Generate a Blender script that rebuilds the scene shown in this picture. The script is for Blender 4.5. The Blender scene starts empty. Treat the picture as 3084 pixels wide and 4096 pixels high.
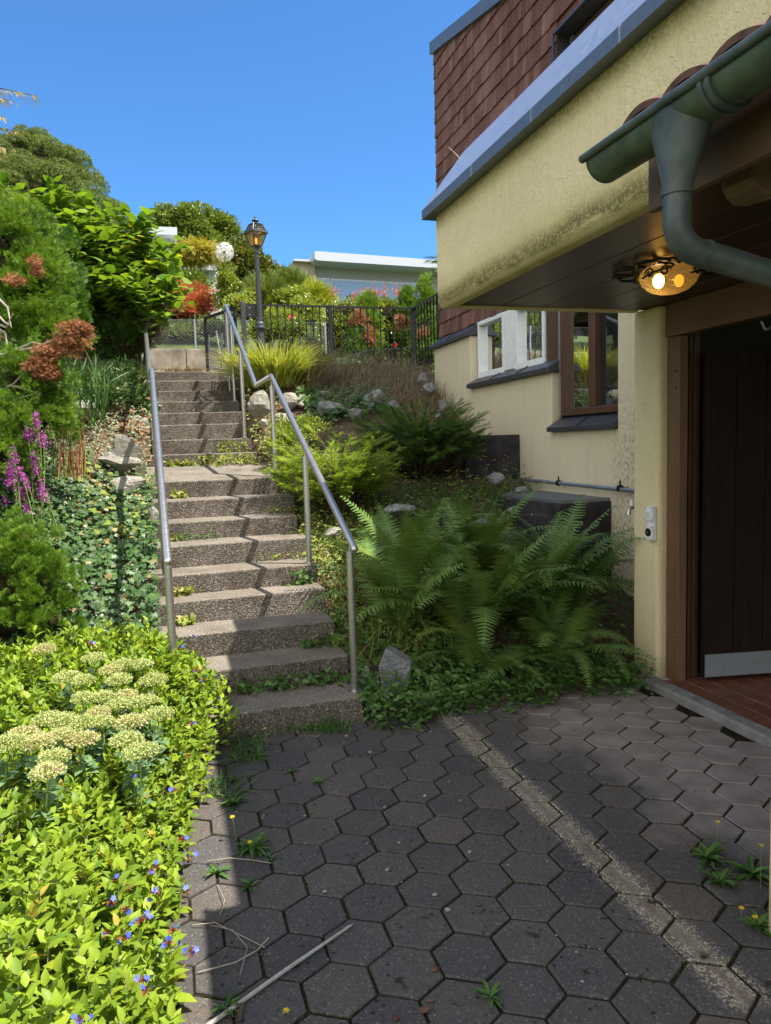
import bpy, bmesh, math, random
import numpy as np
from mathutils import Vector, Matrix
rnd = random.Random(7)
RN = np.random.default_rng(11)
sc = bpy.context.scene
COL = sc.collection
PI = math.pi

# ------------------------------------------------------------------ camera
EYE = np.array([0., 0., 1.55]); FPX = 2890.
_y, _p, _r = [math.radians(a) for a in (16.71, -5.37, -1.766)]
_f = np.array([math.sin(_y) * math.cos(_p), math.cos(_y) * math.cos(_p), math.sin(_p)])
_rt = np.array([math.cos(_y), -math.sin(_y), 0.]); _up = np.cross(_rt, _f)
_rt, _up = _rt * math.cos(_r) + _up * math.sin(_r), -_rt * math.sin(_r) + _up * math.cos(_r)
cam = bpy.data.cameras.new('camera'); co = bpy.data.objects.new('camera', cam); COL.objects.link(co)
m = Matrix.Identity(4)
for i in range(3):
    m[i][0], m[i][1], m[i][2], m[i][3] = _rt[i], _up[i], -_f[i], EYE[i]
co.matrix_world = m
cam.sensor_fit = 'VERTICAL'; cam.angle = 2 * math.atan(2048 / FPX)
cam.clip_start = .02; cam.clip_end = 2000
sc.camera = co

def at(u, v, x=None, y=None, z=None):
    """world point seen at photograph pixel (u, v) on the plane x=, y= or z="""
    d = _f + _rt * (u - 1542) / FPX - _up * (v - 2048) / FPX
    for i, k in enumerate((x, y, z)):
        if k is not None:
            return EYE + d * ((k - EYE[i]) / d[i])

# ------------------------------------------------------------------ light
SUN = np.array([.467, -.272, 1.]); SUN /= np.linalg.norm(SUN)
sl = bpy.data.lights.new('sun', 'SUN'); so = bpy.data.objects.new('sun', sl); COL.objects.link(so)
sl.energy = 5.0; sl.angle = math.radians(.53); sl.color = (1., .93, .82)
so.rotation_euler = Vector(-SUN).to_track_quat('-Z', 'Y').to_euler()
so.location = (5, -3, 12)
W = bpy.data.worlds.new('World'); sc.world = W; W.use_nodes = True
wn = W.node_tree.nodes; bg = wn['Background']
sky = wn.new('ShaderNodeTexSky'); sky.sky_type = 'NISHITA'; sky.sun_disc = False
sky.sun_elevation = math.asin(SUN[2]); sky.sun_rotation = math.atan2(SUN[0], SUN[1])
sky.air_density = 1.0; sky.dust_density = .1; sky.ozone_density = 3.0; sky.altitude = 500
WL = W.node_tree.links
# deep blue clear sky to the north; unseen white glow added behind the camera to fill the shade
mul = wn.new('ShaderNodeMix'); mul.data_type = 'RGBA'; mul.blend_type = 'MULTIPLY'; mul.inputs[0].default_value = 1
WL.new(sky.outputs[0], mul.inputs[6]); mul.inputs[7].default_value = (.50, .89, 1.20, 1)
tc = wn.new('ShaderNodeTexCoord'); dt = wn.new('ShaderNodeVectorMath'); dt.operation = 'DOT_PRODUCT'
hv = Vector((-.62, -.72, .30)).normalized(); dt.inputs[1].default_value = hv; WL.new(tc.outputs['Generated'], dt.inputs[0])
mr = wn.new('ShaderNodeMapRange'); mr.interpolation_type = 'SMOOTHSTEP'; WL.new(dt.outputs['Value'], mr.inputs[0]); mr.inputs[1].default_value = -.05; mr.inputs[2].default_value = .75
fill_mix = wn.new('ShaderNodeMix'); fill_mix.data_type = 'RGBA'; WL.new(mr.outputs[0], fill_mix.inputs[0]); WL.new(mul.outputs[2], fill_mix.inputs[6]); fill_mix.inputs[7].default_value = (8.6, 8.6, 8.4, 1)
WL.new(fill_mix.outputs[2], bg.inputs[0]); bg.inputs[1].default_value = .09
sc.view_settings.view_transform = 'Standard'; sc.view_settings.look = 'None'
sc.view_settings.exposure = 1.15; sc.view_settings.gamma = 1.
try:
    sc.cycles.use_denoising = True; sc.cycles.max_bounces = 8; sc.cycles.transparent_max_bounces = 12
    sc.cycles.sample_clamp_indirect = 6
except Exception: pass

# ------------------------------------------------------------------ materials
class NT:
    def __init__(s, name):
        s.m = bpy.data.materials.new(name); s.m.use_nodes = True
        s.t = s.m.node_tree; s.n = s.t.nodes; s.l = s.t.links
        s.b = s.n['Principled BSDF']; s.out = s.n['Material Output']
    def add(s, typ, **kw):
        nd = s.n.new('ShaderNode' + typ)
        for k, v in kw.items():
            if hasattr(nd, k): setattr(nd, k, v)
        return nd
    def link(s, a, b): s.l.new(a, b)
    def coord(s, scale=(1, 1, 1), out='Object', rot=(0, 0, 0)):
        tc = s.add('TexCoord'); mp = s.add('Mapping'); s.link(tc.outputs[out], mp.inputs[0])
        mp.inputs['Scale'].default_value = scale; mp.inputs['Rotation'].default_value = rot
        return mp.outputs[0]
    def noise(s, co, scale, detail=4, rough=.6, dist=0):
        nd = s.add('TexNoise'); s.link(co, nd.inputs['Vector'])
        nd.inputs['Scale'].default_value = scale; nd.inputs['Detail'].default_value = detail
        nd.inputs['Roughness'].default_value = rough; nd.inputs['Distortion'].default_value = dist
        return nd.outputs[0]
    def vor(s, co, scale, feature='F1', out='Distance', rand=1):
        nd = s.add('TexVoronoi'); nd.feature = feature; s.link(co, nd.inputs['Vector'])
        nd.inputs['Scale'].default_value = scale; nd.inputs['Randomness'].default_value = rand
        return nd.outputs[out]
    def ramp(s, v, stops, interp='LINEAR'):
        nd = s.add('ValToRGB'); nd.color_ramp.interpolation = interp; e = nd.color_ramp.elements
        while len(e) < len(stops): e.new(.5)
        for q, (p, c) in zip(e, stops):
            q.position = p
            if not hasattr(c, '__len__'): c = (c, c, c)
            q.color = (*c[:3], 1)
        s.link(v, nd.inputs[0]); return nd.outputs[0]
    def mix(s, f, a, b, mode='MIX'):
        nd = s.add('Mix', data_type='RGBA', blend_type=mode)
        for i, v in ((0, f), (6, a), (7, b)):
            if hasattr(v, 'links') or hasattr(v, 'is_linked'): s.link(v, nd.inputs[i])
            elif hasattr(v, '__len__'): nd.inputs[i].default_value = (*v[:3], 1)
            else: nd.inputs[i].default_value = v if i == 0 else (v, v, v, 1)
        return nd.outputs[2]
    def math(s, op, a, b=0, clamp=False):
        nd = s.add('Math', operation=op, use_clamp=clamp)
        for i, v in ((0, a), (1, b)):
            if hasattr(v, 'is_linked'): s.link(v, nd.inputs[i])
            else: nd.inputs[i].default_value = v
        return nd.outputs[0]
    def band(s, v, lo0, lo1, hi0, hi1):
        """1 between lo1..hi0, falling to 0 at lo0 and hi1"""
        def mr(a, b, c, d):
            nd = s.add('MapRange'); s.link(v, nd.inputs[0])
            for i, x in enumerate((a, b, c, d)): nd.inputs[i + 1].default_value = x
            return nd.outputs[0]
        return s.math('MULTIPLY', mr(lo0, lo1, 0, 1), mr(hi0, hi1, 1, 0))
    def xyz(s, co):
        nd = s.add('SeparateXYZ'); s.link(co, nd.inputs[0]); return nd.outputs
    def attr(s, name):
        nd = s.add('Attribute'); nd.attribute_name = name; return nd
    def bump(s, h, strength=.3, dist=.01, prev=None):
        nd = s.add('Bump'); s.link(h, nd.inputs['Height'])
        nd.inputs['Strength'].default_value = strength; nd.inputs['Distance'].default_value = dist
        if prev is not None: s.link(prev, nd.inputs['Normal'])
        return nd.outputs[0]
    def set(s, color=None, rough=None, metal=None, normal=None, spec=None):
        for k, v in (('Base Color', color), ('Roughness', rough), ('Metallic', metal), ('Normal', normal), ('Specular IOR Level', spec)):
            if v is None: continue
            if hasattr(v, 'is_linked'): s.link(v, s.b.inputs[k])
            elif k == 'Base Color': s.b.inputs[k].default_value = (*v[:3], 1)
            else: s.b.inputs[k].default_value = v
        return s.m

def mat_plain(name, c, rough=.6, metal=0, var=.25, scale=12, bump=.08, spec=.4):
    t = NT(name); co = t.coord()
    n = t.noise(co, scale, 6, .65)
    f = t.ramp(n, [(.3, tuple(x * (1 - var) for x in c)), (.7, tuple(min(1, x * (1 + var)) for x in c))])
    b = t.bump(t.noise(co, scale * 5, 4), bump, .004) if bump else None
    return t.set(f, rough, metal, b, spec)

def mat_leaf(name, a, b, trans=.35, rough=.45, c=None, cpos=.92, tcol=None, spec=.35):
    """leaf surface, colour running with each leaf's own 'tint'"""
    t = NT(name); at_ = t.attr('tint').outputs['Fac']
    st = [(0, a), (1 if c is None else cpos - .04, b)]
    if c is not None: st.append((cpos, c))
    colr = t.ramp(at_, st)
    co = t.coord(); colr = t.mix(t.ramp(t.noise(co, 60, 2), [(.35, .0), (.7, .35)]), colr, t.mix(.5, colr, (.9, .9, .5), 'MULTIPLY'))
    t.set(colr, rough, 0, None, spec)
    tr = t.add('BsdfTranslucent'); t.link(t.mix(1, colr, tcol or (1.25, 1.2, .55), 'MULTIPLY'), tr.inputs[0])
    mx = t.add('MixShader'); mx.inputs[0].default_value = trans
    t.link(t.b.outputs[0], mx.inputs[1]); t.link(tr.outputs[0], mx.inputs[2]); t.link(mx.outputs[0], t.out.inputs[0])
    return t.m

def mat_stucco():
    t = NT('cream_stucco'); co = t.coord(); X, Y, Z = t.xyz(co)
    base = t.mix(t.ramp(t.noise(co, 2.2, 5), [(.3, 0), (.75, 1)]), (.74, .64, .40), (.67, .57, .35))
    # algae along the foot of the parapet and under its metal cap
    n = t.noise(co, 75, 5, .75)
    n2 = t.noise(co, 5, 4, .6)
    z2 = t.math('ADD', Z, t.math('MULTIPLY', t.math('SUBTRACT', n2, .5), .07))
    xin = t.band(X, 1.2, 1.4, 1.68, 1.75)
    low = t.math('MULTIPLY', t.band(z2, 2.335, 2.352, 2.375, 2.435), xin)
    top = t.math('MULTIPLY', t.band(z2, 2.745, 2.815, 2.95, 3.0), xin)
    msk = t.math('MULTIPLY', t.math('MAXIMUM', low, t.math('MULTIPLY', top, .75)), t.ramp(n, [(.38, .25), (.52, 1)]))
    halo = t.math('MULTIPLY', t.math('MAXIMUM', t.math('MULTIPLY', t.band(z2, 2.30, 2.33, 2.40, 2.52), xin), t.math('MULTIPLY', t.band(z2, 2.70, 2.82, 2.95, 3.0), xin)), .55)
    drip = t.math('MULTIPLY', t.math('MULTIPLY', t.band(Z, 2.45, 2.75, 2.84, 2.9), xin), t.ramp(t.noise(t.coord((1, 7, .5)), 2.2, 5, .65), [(.5, 0), (.75, .32)]))
    base = t.mix(drip, base, (.40, .33, .16))
    c = t.mix(halo, base, (.42, .34, .10))
    c = t.mix(t.math('MULTIPLY', msk, .8), c, (.085, .078, .022))
    # rain streaks and grey soiling on the window wall
    st = t.noise(t.coord((1, 9, .7)), 1.5, 4, .6)
    soil = t.math('MULTIPLY', t.band(X, 2.7, 3.1, 5, 6), t.ramp(st, [(.5, 0), (.8, .5)]))
    c = t.mix(soil, c, (.36, .32, .24))
    wall = t.math('MULTIPLY', t.band(X, 2.95, 3.1, 5, 6), .55)
    c = t.mix(wall, c, (.66, .60, .48))
    yy = t.band(Y, 4.45, 4.6, 4.72, 4.95)
    damp = t.math('MULTIPLY', t.math('MULTIPLY', yy, t.band(X, 2.95, 3.1, 5, 6)), t.math('MULTIPLY', t.band(Z, .2, .6, 1.5, 2.1), t.ramp(t.noise(co, 30, 5), [(.46, 0), (.7, .7)])))
    c = t.mix(damp, c, (.10, .085, .03))
    foot = t.math('MULTIPLY', t.band(t.math('ADD', Z, t.math('MULTIPLY', n2, .2)), -.2, -.1, .16, .34), .5)
    c = t.mix(foot, c, (.22, .2, .12))
    # trowelled plaster: worms and grains
    w = t.vor(t.coord((1, 1, .55)), 38, 'SMOOTH_F1')
    w2 = t.noise(t.coord((1, 1, .8), rot=(.4, .3, 0)), 78, 3, .5, .9)
    b1 = t.bump(t.ramp(w2, [(.33, 0), (.5, 1), (.68, .55)]), .6, .005)
    b2 = t.bump(w, .25, .004, b1)
    crev = t.ramp(w2, [(.28, .5), (.38, 0)])
    c = t.mix(crev, c, t.mix(1, c, (.62, .58, .5), 'MULTIPLY'))
    return t.set(c, .92, 0, b2, .15)

def mat_aggregate(name='exposed_aggregate'):
    t = NT(name); co = t.coord()
    d = t.noise(co, 3, 3)
    v = t.add('TexVoronoi'); t.link(co, v.inputs['Vector']); v.inputs['Scale'].default_value = 112
    cell = t.ramp(t.xyz(v.outputs['Color'])[0], [(0, (.095, .08, .066)), (.45, (.165, .14, .115)), (.75, (.235, .205, .175)), (1, (.36, .33, .29))])
    edge = t.ramp(v.outputs['Distance'], [(.35, 1), (.75, 0)])
    c = t.mix(t.ramp(v.outputs['Distance'], [(.42, 0), (.72, 1)]), cell, (.092, .078, .063))
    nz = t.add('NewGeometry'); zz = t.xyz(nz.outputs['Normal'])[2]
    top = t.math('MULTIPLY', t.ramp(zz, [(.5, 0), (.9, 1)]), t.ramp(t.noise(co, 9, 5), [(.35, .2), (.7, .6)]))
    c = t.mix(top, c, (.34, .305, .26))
    stain = t.ramp(t.noise(t.coord((1, 1, .25)), 6, 5, .65), [(.5, 0), (.75, .6)]); c = t.mix(stain, c, t.mix(1, c, (.5, .47, .42), 'MULTIPLY'))
    dirt = t.ramp(t.noise(t.coord((1, 1, 1)), 4.5, 6, .7), [(.42, 0), (.62, .75)])
    c = t.mix(t.math('MULTIPLY', dirt, .7), c, t.mix(1, c, (.42, .38, .33), 'MULTIPLY'))
    b = t.bump(edge, .7, .005)
    return t.set(c, .85, 0, b, .25)

def mat_paver():
    t = NT('hexagonal_paver'); co = t.coord(); X, Y, Z = t.xyz(co)
    tint = t.attr('tint').outputs['Fac']
    c = t.ramp(tint, [(0, (.046, .046, .050)), (.35, (.062, .060, .061)), (.7, (.074, .069, .067)), (1, (.098, .082, .070))])
    big = t.ramp(t.noise(co, 3.1, 4), [(.35, 0), (.7, 1)])
    c = t.mix(t.math('MULTIPLY', big, .5), c, (.10, .082, .068))
    v = t.add('TexVoronoi'); t.link(co, v.inputs['Vector']); v.inputs['Scale'].default_value = 190
    sp = t.xyz(v.outputs['Color'])[1]
    c = t.mix(t.ramp(sp, [(.0, .75), (.3, 0)]), c, (.035, .032, .03))
    c = t.mix(t.ramp(sp, [(.92, 0), (.98, .5)]), c, (.22, .20, .185))
    # worn, washed stones before the door
    mx = t.math('ADD', t.math('ADD', X, t.math('MULTIPLY', Y, .12)), t.math('MULTIPLY', t.math('SUBTRACT', t.noise(co, 2.4, 4), .5), .9))
    door = t.math('MULTIPLY', t.band(mx, 2.05, 2.45, 5, 6), .9)
    clean = t.mix(t.ramp(t.noise(co, 7, 5), [(.35, 0), (.65, 1)]), (.30, .26, .245), (.19, .155, .138))
    c = t.mix(door, c, clean)
    # drip line worn by the water falling from the parapet
    dx = t.math('ABSOLUTE', t.math('SUBTRACT', X, t.math('ADD', 1.445, t.math('MULTIPLY', t.math('SUBTRACT', t.noise(co, 4, 3), .5), .05))))
    line = t.math('MULTIPLY', t.band(dx, -1, -.5, .022, .062), t.band(Y, 1.44, 1.5, 3.9, 4.2))
    c = t.mix(t.math('MULTIPLY', line, .42), c, t.mix(t.ramp(t.noise(co, 6, 3), [(.4, 0), (.6, 1)]), (.30, .27, .20), (.23, .17, .12)))
    white = t.ramp(t.xyz(v.outputs['Color'])[2], [(.62, 0), (.7, .8)])
    c = t.mix(t.math('MULTIPLY', t.math('MULTIPLY', t.band(dx, .0, .025, .05, .085), t.band(Y, 1.44, 1.5, 3.9, 4.2)), white), c, (.42, .36, .27))
    # black moss spots, pale lichen
    ms = t.vor(co, 26, 'F1'); mk = t.noise(co, 7, 4)
    moss = t.math('MULTIPLY', t.ramp(ms, [(.13, 1), (.2, 0)]), t.ramp(mk, [(.48, 0), (.56, 1)]))
    c = t.mix(t.math('MULTIPLY', moss, t.band(X, -3, -2, 1.4, 1.7)), c, (.012, .011, .008))
    mo2 = t.math('MULTIPLY', t.ramp(t.noise(co, 10, 5, .65), [(.62, 0), (.68, 1)]), t.band(Y, 0, .5, 2.0, 2.5))
    c = t.mix(mo2, c, (.018, .013, .008))
    li = t.ramp(t.noise(t.coord((1, 1, 1), rot=(0, 0, 1)), 13, 4, .7), [(.70, 0), (.76, .5)])
    c = t.mix(li, c, (.30, .31, .26))
    b = t.bump(t.noise(co, 170, 3, .7), .4, .004, t.bump(t.noise(co, 14, 4), .3, .008))
    return t.set(c, t.math('SUBTRACT', .82, t.math('MULTIPLY', door, .25)), 0, b, .4)

def mat_soil(name, a=(.075, .052, .035), b=(.16, .115, .08)):
    t = NT(name); co = t.coord()
    c = t.ramp(t.noise(co, 9, 8, .75), [(.3, a), (.7, b)])
    v = t.vor(co, 45); c = t.mix(t.ramp(v, [(.1, .5), (.25, 0)]), c, (.28, .24, .19))
    return t.set(c, .95, 0, t.bump(t.noise(co, 30, 6, .7), .8, .03), .1)

def mat_stone(name, a, b):
    t = NT(name); co = t.coord()
    n = t.noise(co, 5, 8, .7, .4); c = t.ramp(n, [(.3, a), (.68, b)])
    vein = t.ramp(t.noise(t.coord((1, 1, 4), rot=(.5, .4, .2)), 9, 5, .6, .8), [(.46, 0), (.5, .5), (.54, 0)])
    c = t.mix(vein, c, (.55, .55, .5))
    li = t.ramp(t.noise(co, 24, 4, .7), [(.58, 0), (.66, .55)]); c = t.mix(li, c, (.42, .42, .34))
    sp = t.ramp(t.noise(co, 120, 3, .7), [(.35, .5), (.5, 0)]); c = t.mix(sp, c, t.mix(1, c, (.5, .5, .5), 'MULTIPLY'))
    return t.set(c, .85, 0, t.bump(t.noise(co, 32, 6, .75), .6, .02, t.bump(n, .5, .05)), .3)

def mat_metal(name, c, rough, scale=(1, 1, 1), bump=.05, metal=1):
    t = NT(name); co = t.coord(scale)
    n = t.noise(co, 30, 5)
    return t.set(t.ramp(n, [(.3, tuple(x * .82 for x in c)), (.7, c)]), t.ramp(n, [(.3, rough * .8), (.7, rough * 1.2)]), metal, t.bump(n, bump, .002), .5)

def mat_wood(name, a, b, rough=.6, axis=1, scale=3, seams=None, spec=.4):
    t = NT(name); s = [14, 14, 14]; s[axis] = .8
    co = t.coord(tuple(s)); n = t.noise(co, scale, 6, .65, .6)
    c = t.ramp(n, [(.28, a), (.72, b)])
    n2 = t.noise(t.coord(), 2.5, 4); c = t.mix(t.ramp(n2, [(.4, 0), (.75, .5)]), c, t.mix(1, c, (.6, .6, .6), 'MULTIPLY'))
    return t.set(c, rough, 0, t.bump(n, .25, .004), spec)

def mat_shingle():
    t = NT('brown_shingle'); co = t.coord((9, 9, .9)); tint = t.attr('tint').outputs['Fac']
    c = t.ramp(tint, [(0, (.120, .056, .043)), (.6, (.175, .085, .066)), (1, (.225, .12, .095))])
    n = t.noise(co, 4, 6, .65); c = t.mix(t.ramp(n, [(.35, .5), (.65, 0)]), c, t.mix(1, c, (.55, .5, .48), 'MULTIPLY'))
    o = t.coord(); pk = t.math('MULTIPLY', t.ramp(t.noise(t.coord((2.2, 2.2, .8)), 1.6, 4), [(.54, 0), (.68, 1)]), t.ramp(n, [(.48, 0), (.66, .75)]))
    c = t.mix(pk, c, (.42, .34, .30))
    return t.set(c, .8, 0, t.bump(n, .35, .006), .2)

def mat_glass_pane(name, tintc=(.016, .02, .022), refl=.4):
    t = NT(name)
    t.set(tintc, .05, 0, None, .5)
    g = t.add('BsdfGlossy'); g.inputs['Color'].default_value = (.92, .95, .97, 1); g.inputs['Roughness'].default_value = .012
    nb = t.bump(t.noise(t.coord(), 2.2, 2), .012, .02); t.link(nb, g.inputs['Normal'])
    lw = t.add('LayerWeight'); lw.inputs[0].default_value = refl
    mx = t.add('MixShader'); t.link(lw.outputs['Fresnel'], mx.inputs[0])
    t.link(t.b.outputs[0], mx.inputs[1]); t.link(g.outputs[0], mx.inputs[2]); t.link(mx.outputs[0], t.out.inputs[0])
    return t.m

def mat_emit(name, c, s):
    t = NT(name); e = t.add('Emission'); e.inputs[0].default_value = (*c, 1); e.inputs[1].default_value = s
    t.link(e.outputs[0], t.out.inputs[0]); return t.m

def mat_amber(name, c, clear=.55, crack=True):
    t = NT(name); co = t.coord()
    h = t.vor(co, 60, 'DISTANCE_TO_EDGE'); nb = t.bump(t.ramp(h, [(0, 0), (.12, 1)]), .6, .003)
    tr = t.add('BsdfTransparent'); tr.inputs[0].default_value = (*c, 1)
    tl = t.add('BsdfTranslucent'); tl.inputs[0].default_value = (*c, 1); t.link(nb, tl.inputs['Normal'])
    gl = t.add('BsdfGlossy'); gl.inputs['Roughness'].default_value = .12; gl.inputs['Color'].default_value = (1, .9, .7, 1); t.link(nb, gl.inputs['Normal'])
    m1 = t.add('MixShader'); m1.inputs[0].default_value = 1 - clear
    t.link(tr.outputs[0], m1.inputs[1]); t.link(tl.outputs[0], m1.inputs[2])
    m2 = t.add('MixShader'); m2.inputs[0].default_value = .1
    t.link(m1.outputs[0], m2.inputs[1]); t.link(gl.outputs[0], m2.inputs[2]); t.link(m2.outputs[0], t.out.inputs[0])
    return t.m

M = {}
M['stucco'] = mat_stucco()
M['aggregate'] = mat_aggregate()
M['paver'] = mat_paver()
M['soil'] = mat_soil('garden_soil')
M['joint'] = mat_plain('mossy_joint', (.022, .018, .010), .95, 0, .6, 30, .6, .1)
M['stone_grey'] = mat_stone('grey_stone', (.10, .105, .11), (.25, .26, .27))
M['stone_pale'] = mat_stone('pale_stone', (.16, .15, .125), (.36, .335, .285))
_t = NT('brushed_steel'); M['steel'] = _t.set((.50, .48, .46), _t.ramp(_t.noise(_t.coord((1, 1, 60)), 4, 3), [(.3, .26), (.7, .36)]), .88, None, .5)
M['iron'] = mat_metal('black_iron', (.022, .023, .026), .45, (1, 1, 1), .1, .3)
M['zinc'] = mat_metal('grey_zinc', (.15, .175, .21), .42, (1, 1, 1), .08, .55)
M['cap'] = mat_metal('sky_lit_cap_metal', (.50, .53, .60), .36, (1, 1, 1), .05, .7)  # paler copy of the flashing metal, sky light put into its colour
M['sill'] = mat_metal('dark_sill_metal', (.075, .075, .088), .42, (1, 1, 1), .1, .4)
M['copper'] = mat_plain('green_gutter_copper', (.060, .092, .056), .5, .15, .45, 11, .1, .5)
M['pipe'] = mat_plain('grey_downpipe_metal', (.072, .090, .086), .5, .3, .45, 11, .08, .5)
M['galv'] = mat_metal('galvanised_steel', (.42, .45, .48), .45, (1, 1, 1), .1, .8)
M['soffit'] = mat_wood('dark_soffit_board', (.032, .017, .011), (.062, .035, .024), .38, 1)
M['fascia'] = mat_wood('brown_fascia_board', (.075, .042, .018), (.13, .075, .032), .6, 1)
M['trim'] = mat_wood('brown_trim_board', (.115, .062, .030), (.165, .092, .048), .55, 2)
M['header'] = mat_wood('brown_header_board', (.11, .058, .031), (.16, .088, .048), .5, 1)
M['door'] = mat_wood('dark_door_wood', (.010, .006, .005), (.022, .013, .010), .7, 2, spec=.12)
M['jamb'] = mat_wood('door_jamb_wood', (.045, .02, .010), (.10, .048, .022), .5, 2)
M['kick'] = mat_metal('kick_plate_metal', (.26, .28, .30), .4, (1, 1, 1), .05, .5)
M['shingle'] = mat_shingle()
M['white'] = mat_plain('white_paint', (.72, .74, .74), .45, 0, .1, 14, .1)
M['brownframe'] = mat_wood('brown_window_wood', (.06, .028, .018), (.115, .058, .036), .42, 2)
M['glass'] = mat_glass_pane('window_glass', refl=.55)
M['glass_far'] = mat_glass_pane('far_window_glass', (.16, .30, .56), .25)  # blue sky reflection put into the pane colour
M['wire'] = mat_metal('dull_fence_wire', (.15, .155, .165), .55, (1, 1, 1), 0, .4)
M['concrete'] = mat_plain('weathered_concrete', (.23, .205, .17), .9, 0, .5, 4, .4, .2)
M['dark_concrete'] = mat_plain('black_stained_concrete', (.040, .037, .042), .85, 0, .65, 7, .5, .25)
M['curb'] = mat_plain('threshold_concrete', (.20, .20, .19), .85, 0, .3, 12, .3, .2)
M['tile'] = mat_plain('red_brick_tile', (.14, .055, .030), .55, 0, .4, 8, .15)
M['grout'] = mat_plain('floor_grout', (.42, .40, .38), .9, 0, .2, 30, .2)
M['dark'] = mat_plain('dark_interior', (.02, .02, .018), .9, 0, .2, 3, 0)  # unlit rooms: their darkness is put into the wall colour
M['plastic'] = mat_plain('white_plastic', (.70, .71, .70), .4, 0, .06, 20, .0)
M['black'] = mat_plain('black_plastic', (.012, .012, .013), .4, 0, .2, 20, .0)
M['clay'] = mat_plain('clay_roof_tile', (.105, .056, .042), .85, 0, .6, 14, .4, .2)
M['bark'] = mat_plain('rough_bark', (.10, .072, .05), .95, 0, .5, 16, .8, .1)
M['twig'] = mat_plain('dry_twig', (.32, .27, .22), .9, 0, .3, 20, .3, .1)
M['stick'] = mat_wood('weathered_stick', (.26, .24, .21), (.46, .43, .39), .85, 1)
M['lamp_iron'] = mat_plain('grey_lamp_paint', (.055, .058, .068), .45, .2, .25, 20, .1)
M['amber'] = mat_amber('amber_crackle_glass', (.80, .55, .20), .8)
M['amber_pane'] = mat_amber('amber_lantern_pane', (.80, .66, .34), .72)
M['smoke_pane'] = mat_amber('smoked_lantern_pane', (.35, .34, .26), .5)
M['bulb'] = mat_emit('lit_bulb', (1., .76, .42), 9.)
M['bulb_dim'] = mat_emit('dim_bulb', (1., .50, .08), 1.0)
M['lantern_bulb'] = mat_emit('lantern_bulb', (1., .40, .06), 1.6)
M['render_white'] = mat_plain('white_render', (.52, .51, .49), .85, 0, .06, 3, .1)
M['render_beige'] = mat_plain('beige_render', (.38, .32, .28), .85, 0, .06, 3, .1)
M['render_grey'] = mat_plain('grey_render', (.30, .30, .31), .85, 0, .08, 3, .1)
M['fascia_metal'] = mat_metal('pale_roof_fascia', (.55, .58, .64), .5, (1, 1, 1), .03, .35)
M['bin_green'] = mat_plain('green_plastic', (.12, .32, .15), .5, 0, .15, 6, .05)
M['path'] = mat_plain('pale_path_gravel', (.32, .27, .21), .95, 0, .4, 25, .5, .1)
M['asphalt'] = mat_plain('grey_asphalt', (.06, .06, .062), .9, 0, .3, 40, .4, .2)
M['hill'] = mat_plain('hillside_grass', (.06, .085, .025), .95, 0, .5, 3, .5, .1)
M['core'] = mat_plain('dead_inner_twigs', (.030, .028, .014), .98, 0, .6, 22, .8, .05)  # own dark brown green of dead inner twigs
# foliage
M['lf_bed'] = mat_leaf('lime_ground_cover_leaf', (.10, .19, .020), (.30, .40, .032), .32, .48, (.38, .30, .05), .95, None, .25)
M['lf_sedum'] = mat_leaf('bluish_sedum_leaf', (.10, .19, .10), (.17, .28, .12), .2, .4)
M['fl_sedum'] = mat_leaf('cream_sedum_bud', (.34, .42, .15), (.52, .54, .24), .25, .6, (.50, .36, .26), .9)
M['fl_blue'] = mat_leaf('blue_petal', (.05, .09, .55), (.12, .17, .78), .25, .5, None, .9, (1, 1, 1.3))
M['calyx'] = mat_leaf('red_brown_calyx', (.16, .05, .025), (.30, .10, .04), .2, .6)
M['fl_yellow'] = mat_leaf('yellow_petal', (.75, .50, .02), (.85, .65, .03), .2, .6)
M['fl_purple'] = mat_leaf('purple_petal', (.38, .06, .36), (.60, .16, .55), .35, .6, None, .9, (1.1, 1, 1.1))
M['fl_pink'] = mat_leaf('red_petal', (.5, .02, .08), (.7, .05, .15), .3, .6)
M['lf_ivy'] = mat_leaf('ivy_leaf', (.030, .072, .024), (.085, .16, .045), .18, .42, (.22, .16, .05), .985)
M['lf_ivy_pale'] = mat_leaf('pale_ivy_leaf', (.10, .14, .07), (.29, .33, .20), .2, .6, (.30, .20, .10), .9)
M['lf_dry'] = mat_leaf('dry_leaf', (.14, .065, .03), (.30, .16, .08), .2, .7)
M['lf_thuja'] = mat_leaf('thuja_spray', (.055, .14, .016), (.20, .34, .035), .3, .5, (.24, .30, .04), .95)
M['lf_thuja_brown'] = mat_leaf('dead_thuja_spray', (.22, .09, .04), (.42, .19, .10), .25, .7)
M['lf_juniper_sunlit'] = mat_leaf('sunlit_juniper_spray', (.14, .25, .022), (.36, .46, .035), .35, .5)  # sunlit copy of the juniper, the light put into its colour
M['lf_juniper'] = mat_leaf('shaded_juniper_spray', (.06, .14, .028), (.15, .26, .04), .3, .5)  # shaded copy of the same juniper, darker in colour
M['lf_spruce'] = mat_leaf('dwarf_spruce_needle', (.085, .13, .018), (.19, .25, .045), .2, .55)
M['lf_heart'] = mat_leaf('broad_green_leaf', (.075, .165, .022), (.22, .34, .03), .4, .4, (.42, .42, .03), .95)
M['lf_fern'] = mat_leaf('fern_frond', (.075, .145, .034), (.165, .27, .062), .2, .5)
M['lf_fern_yellow'] = mat_leaf('sun_yellow_fern_frond', (.10, .17, .03), (.20, .27, .045), .25, .5)  # yellower copy of the frond: sunlight put into its colour
M['lf_weed'] = mat_leaf('weed_leaf', (.04, .10, .022), (.10, .19, .04), .2, .45)
M['moss'] = mat_leaf('joint_moss_tuft', (.018, .020, .008), (.05, .06, .018), .1, .8)
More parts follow.
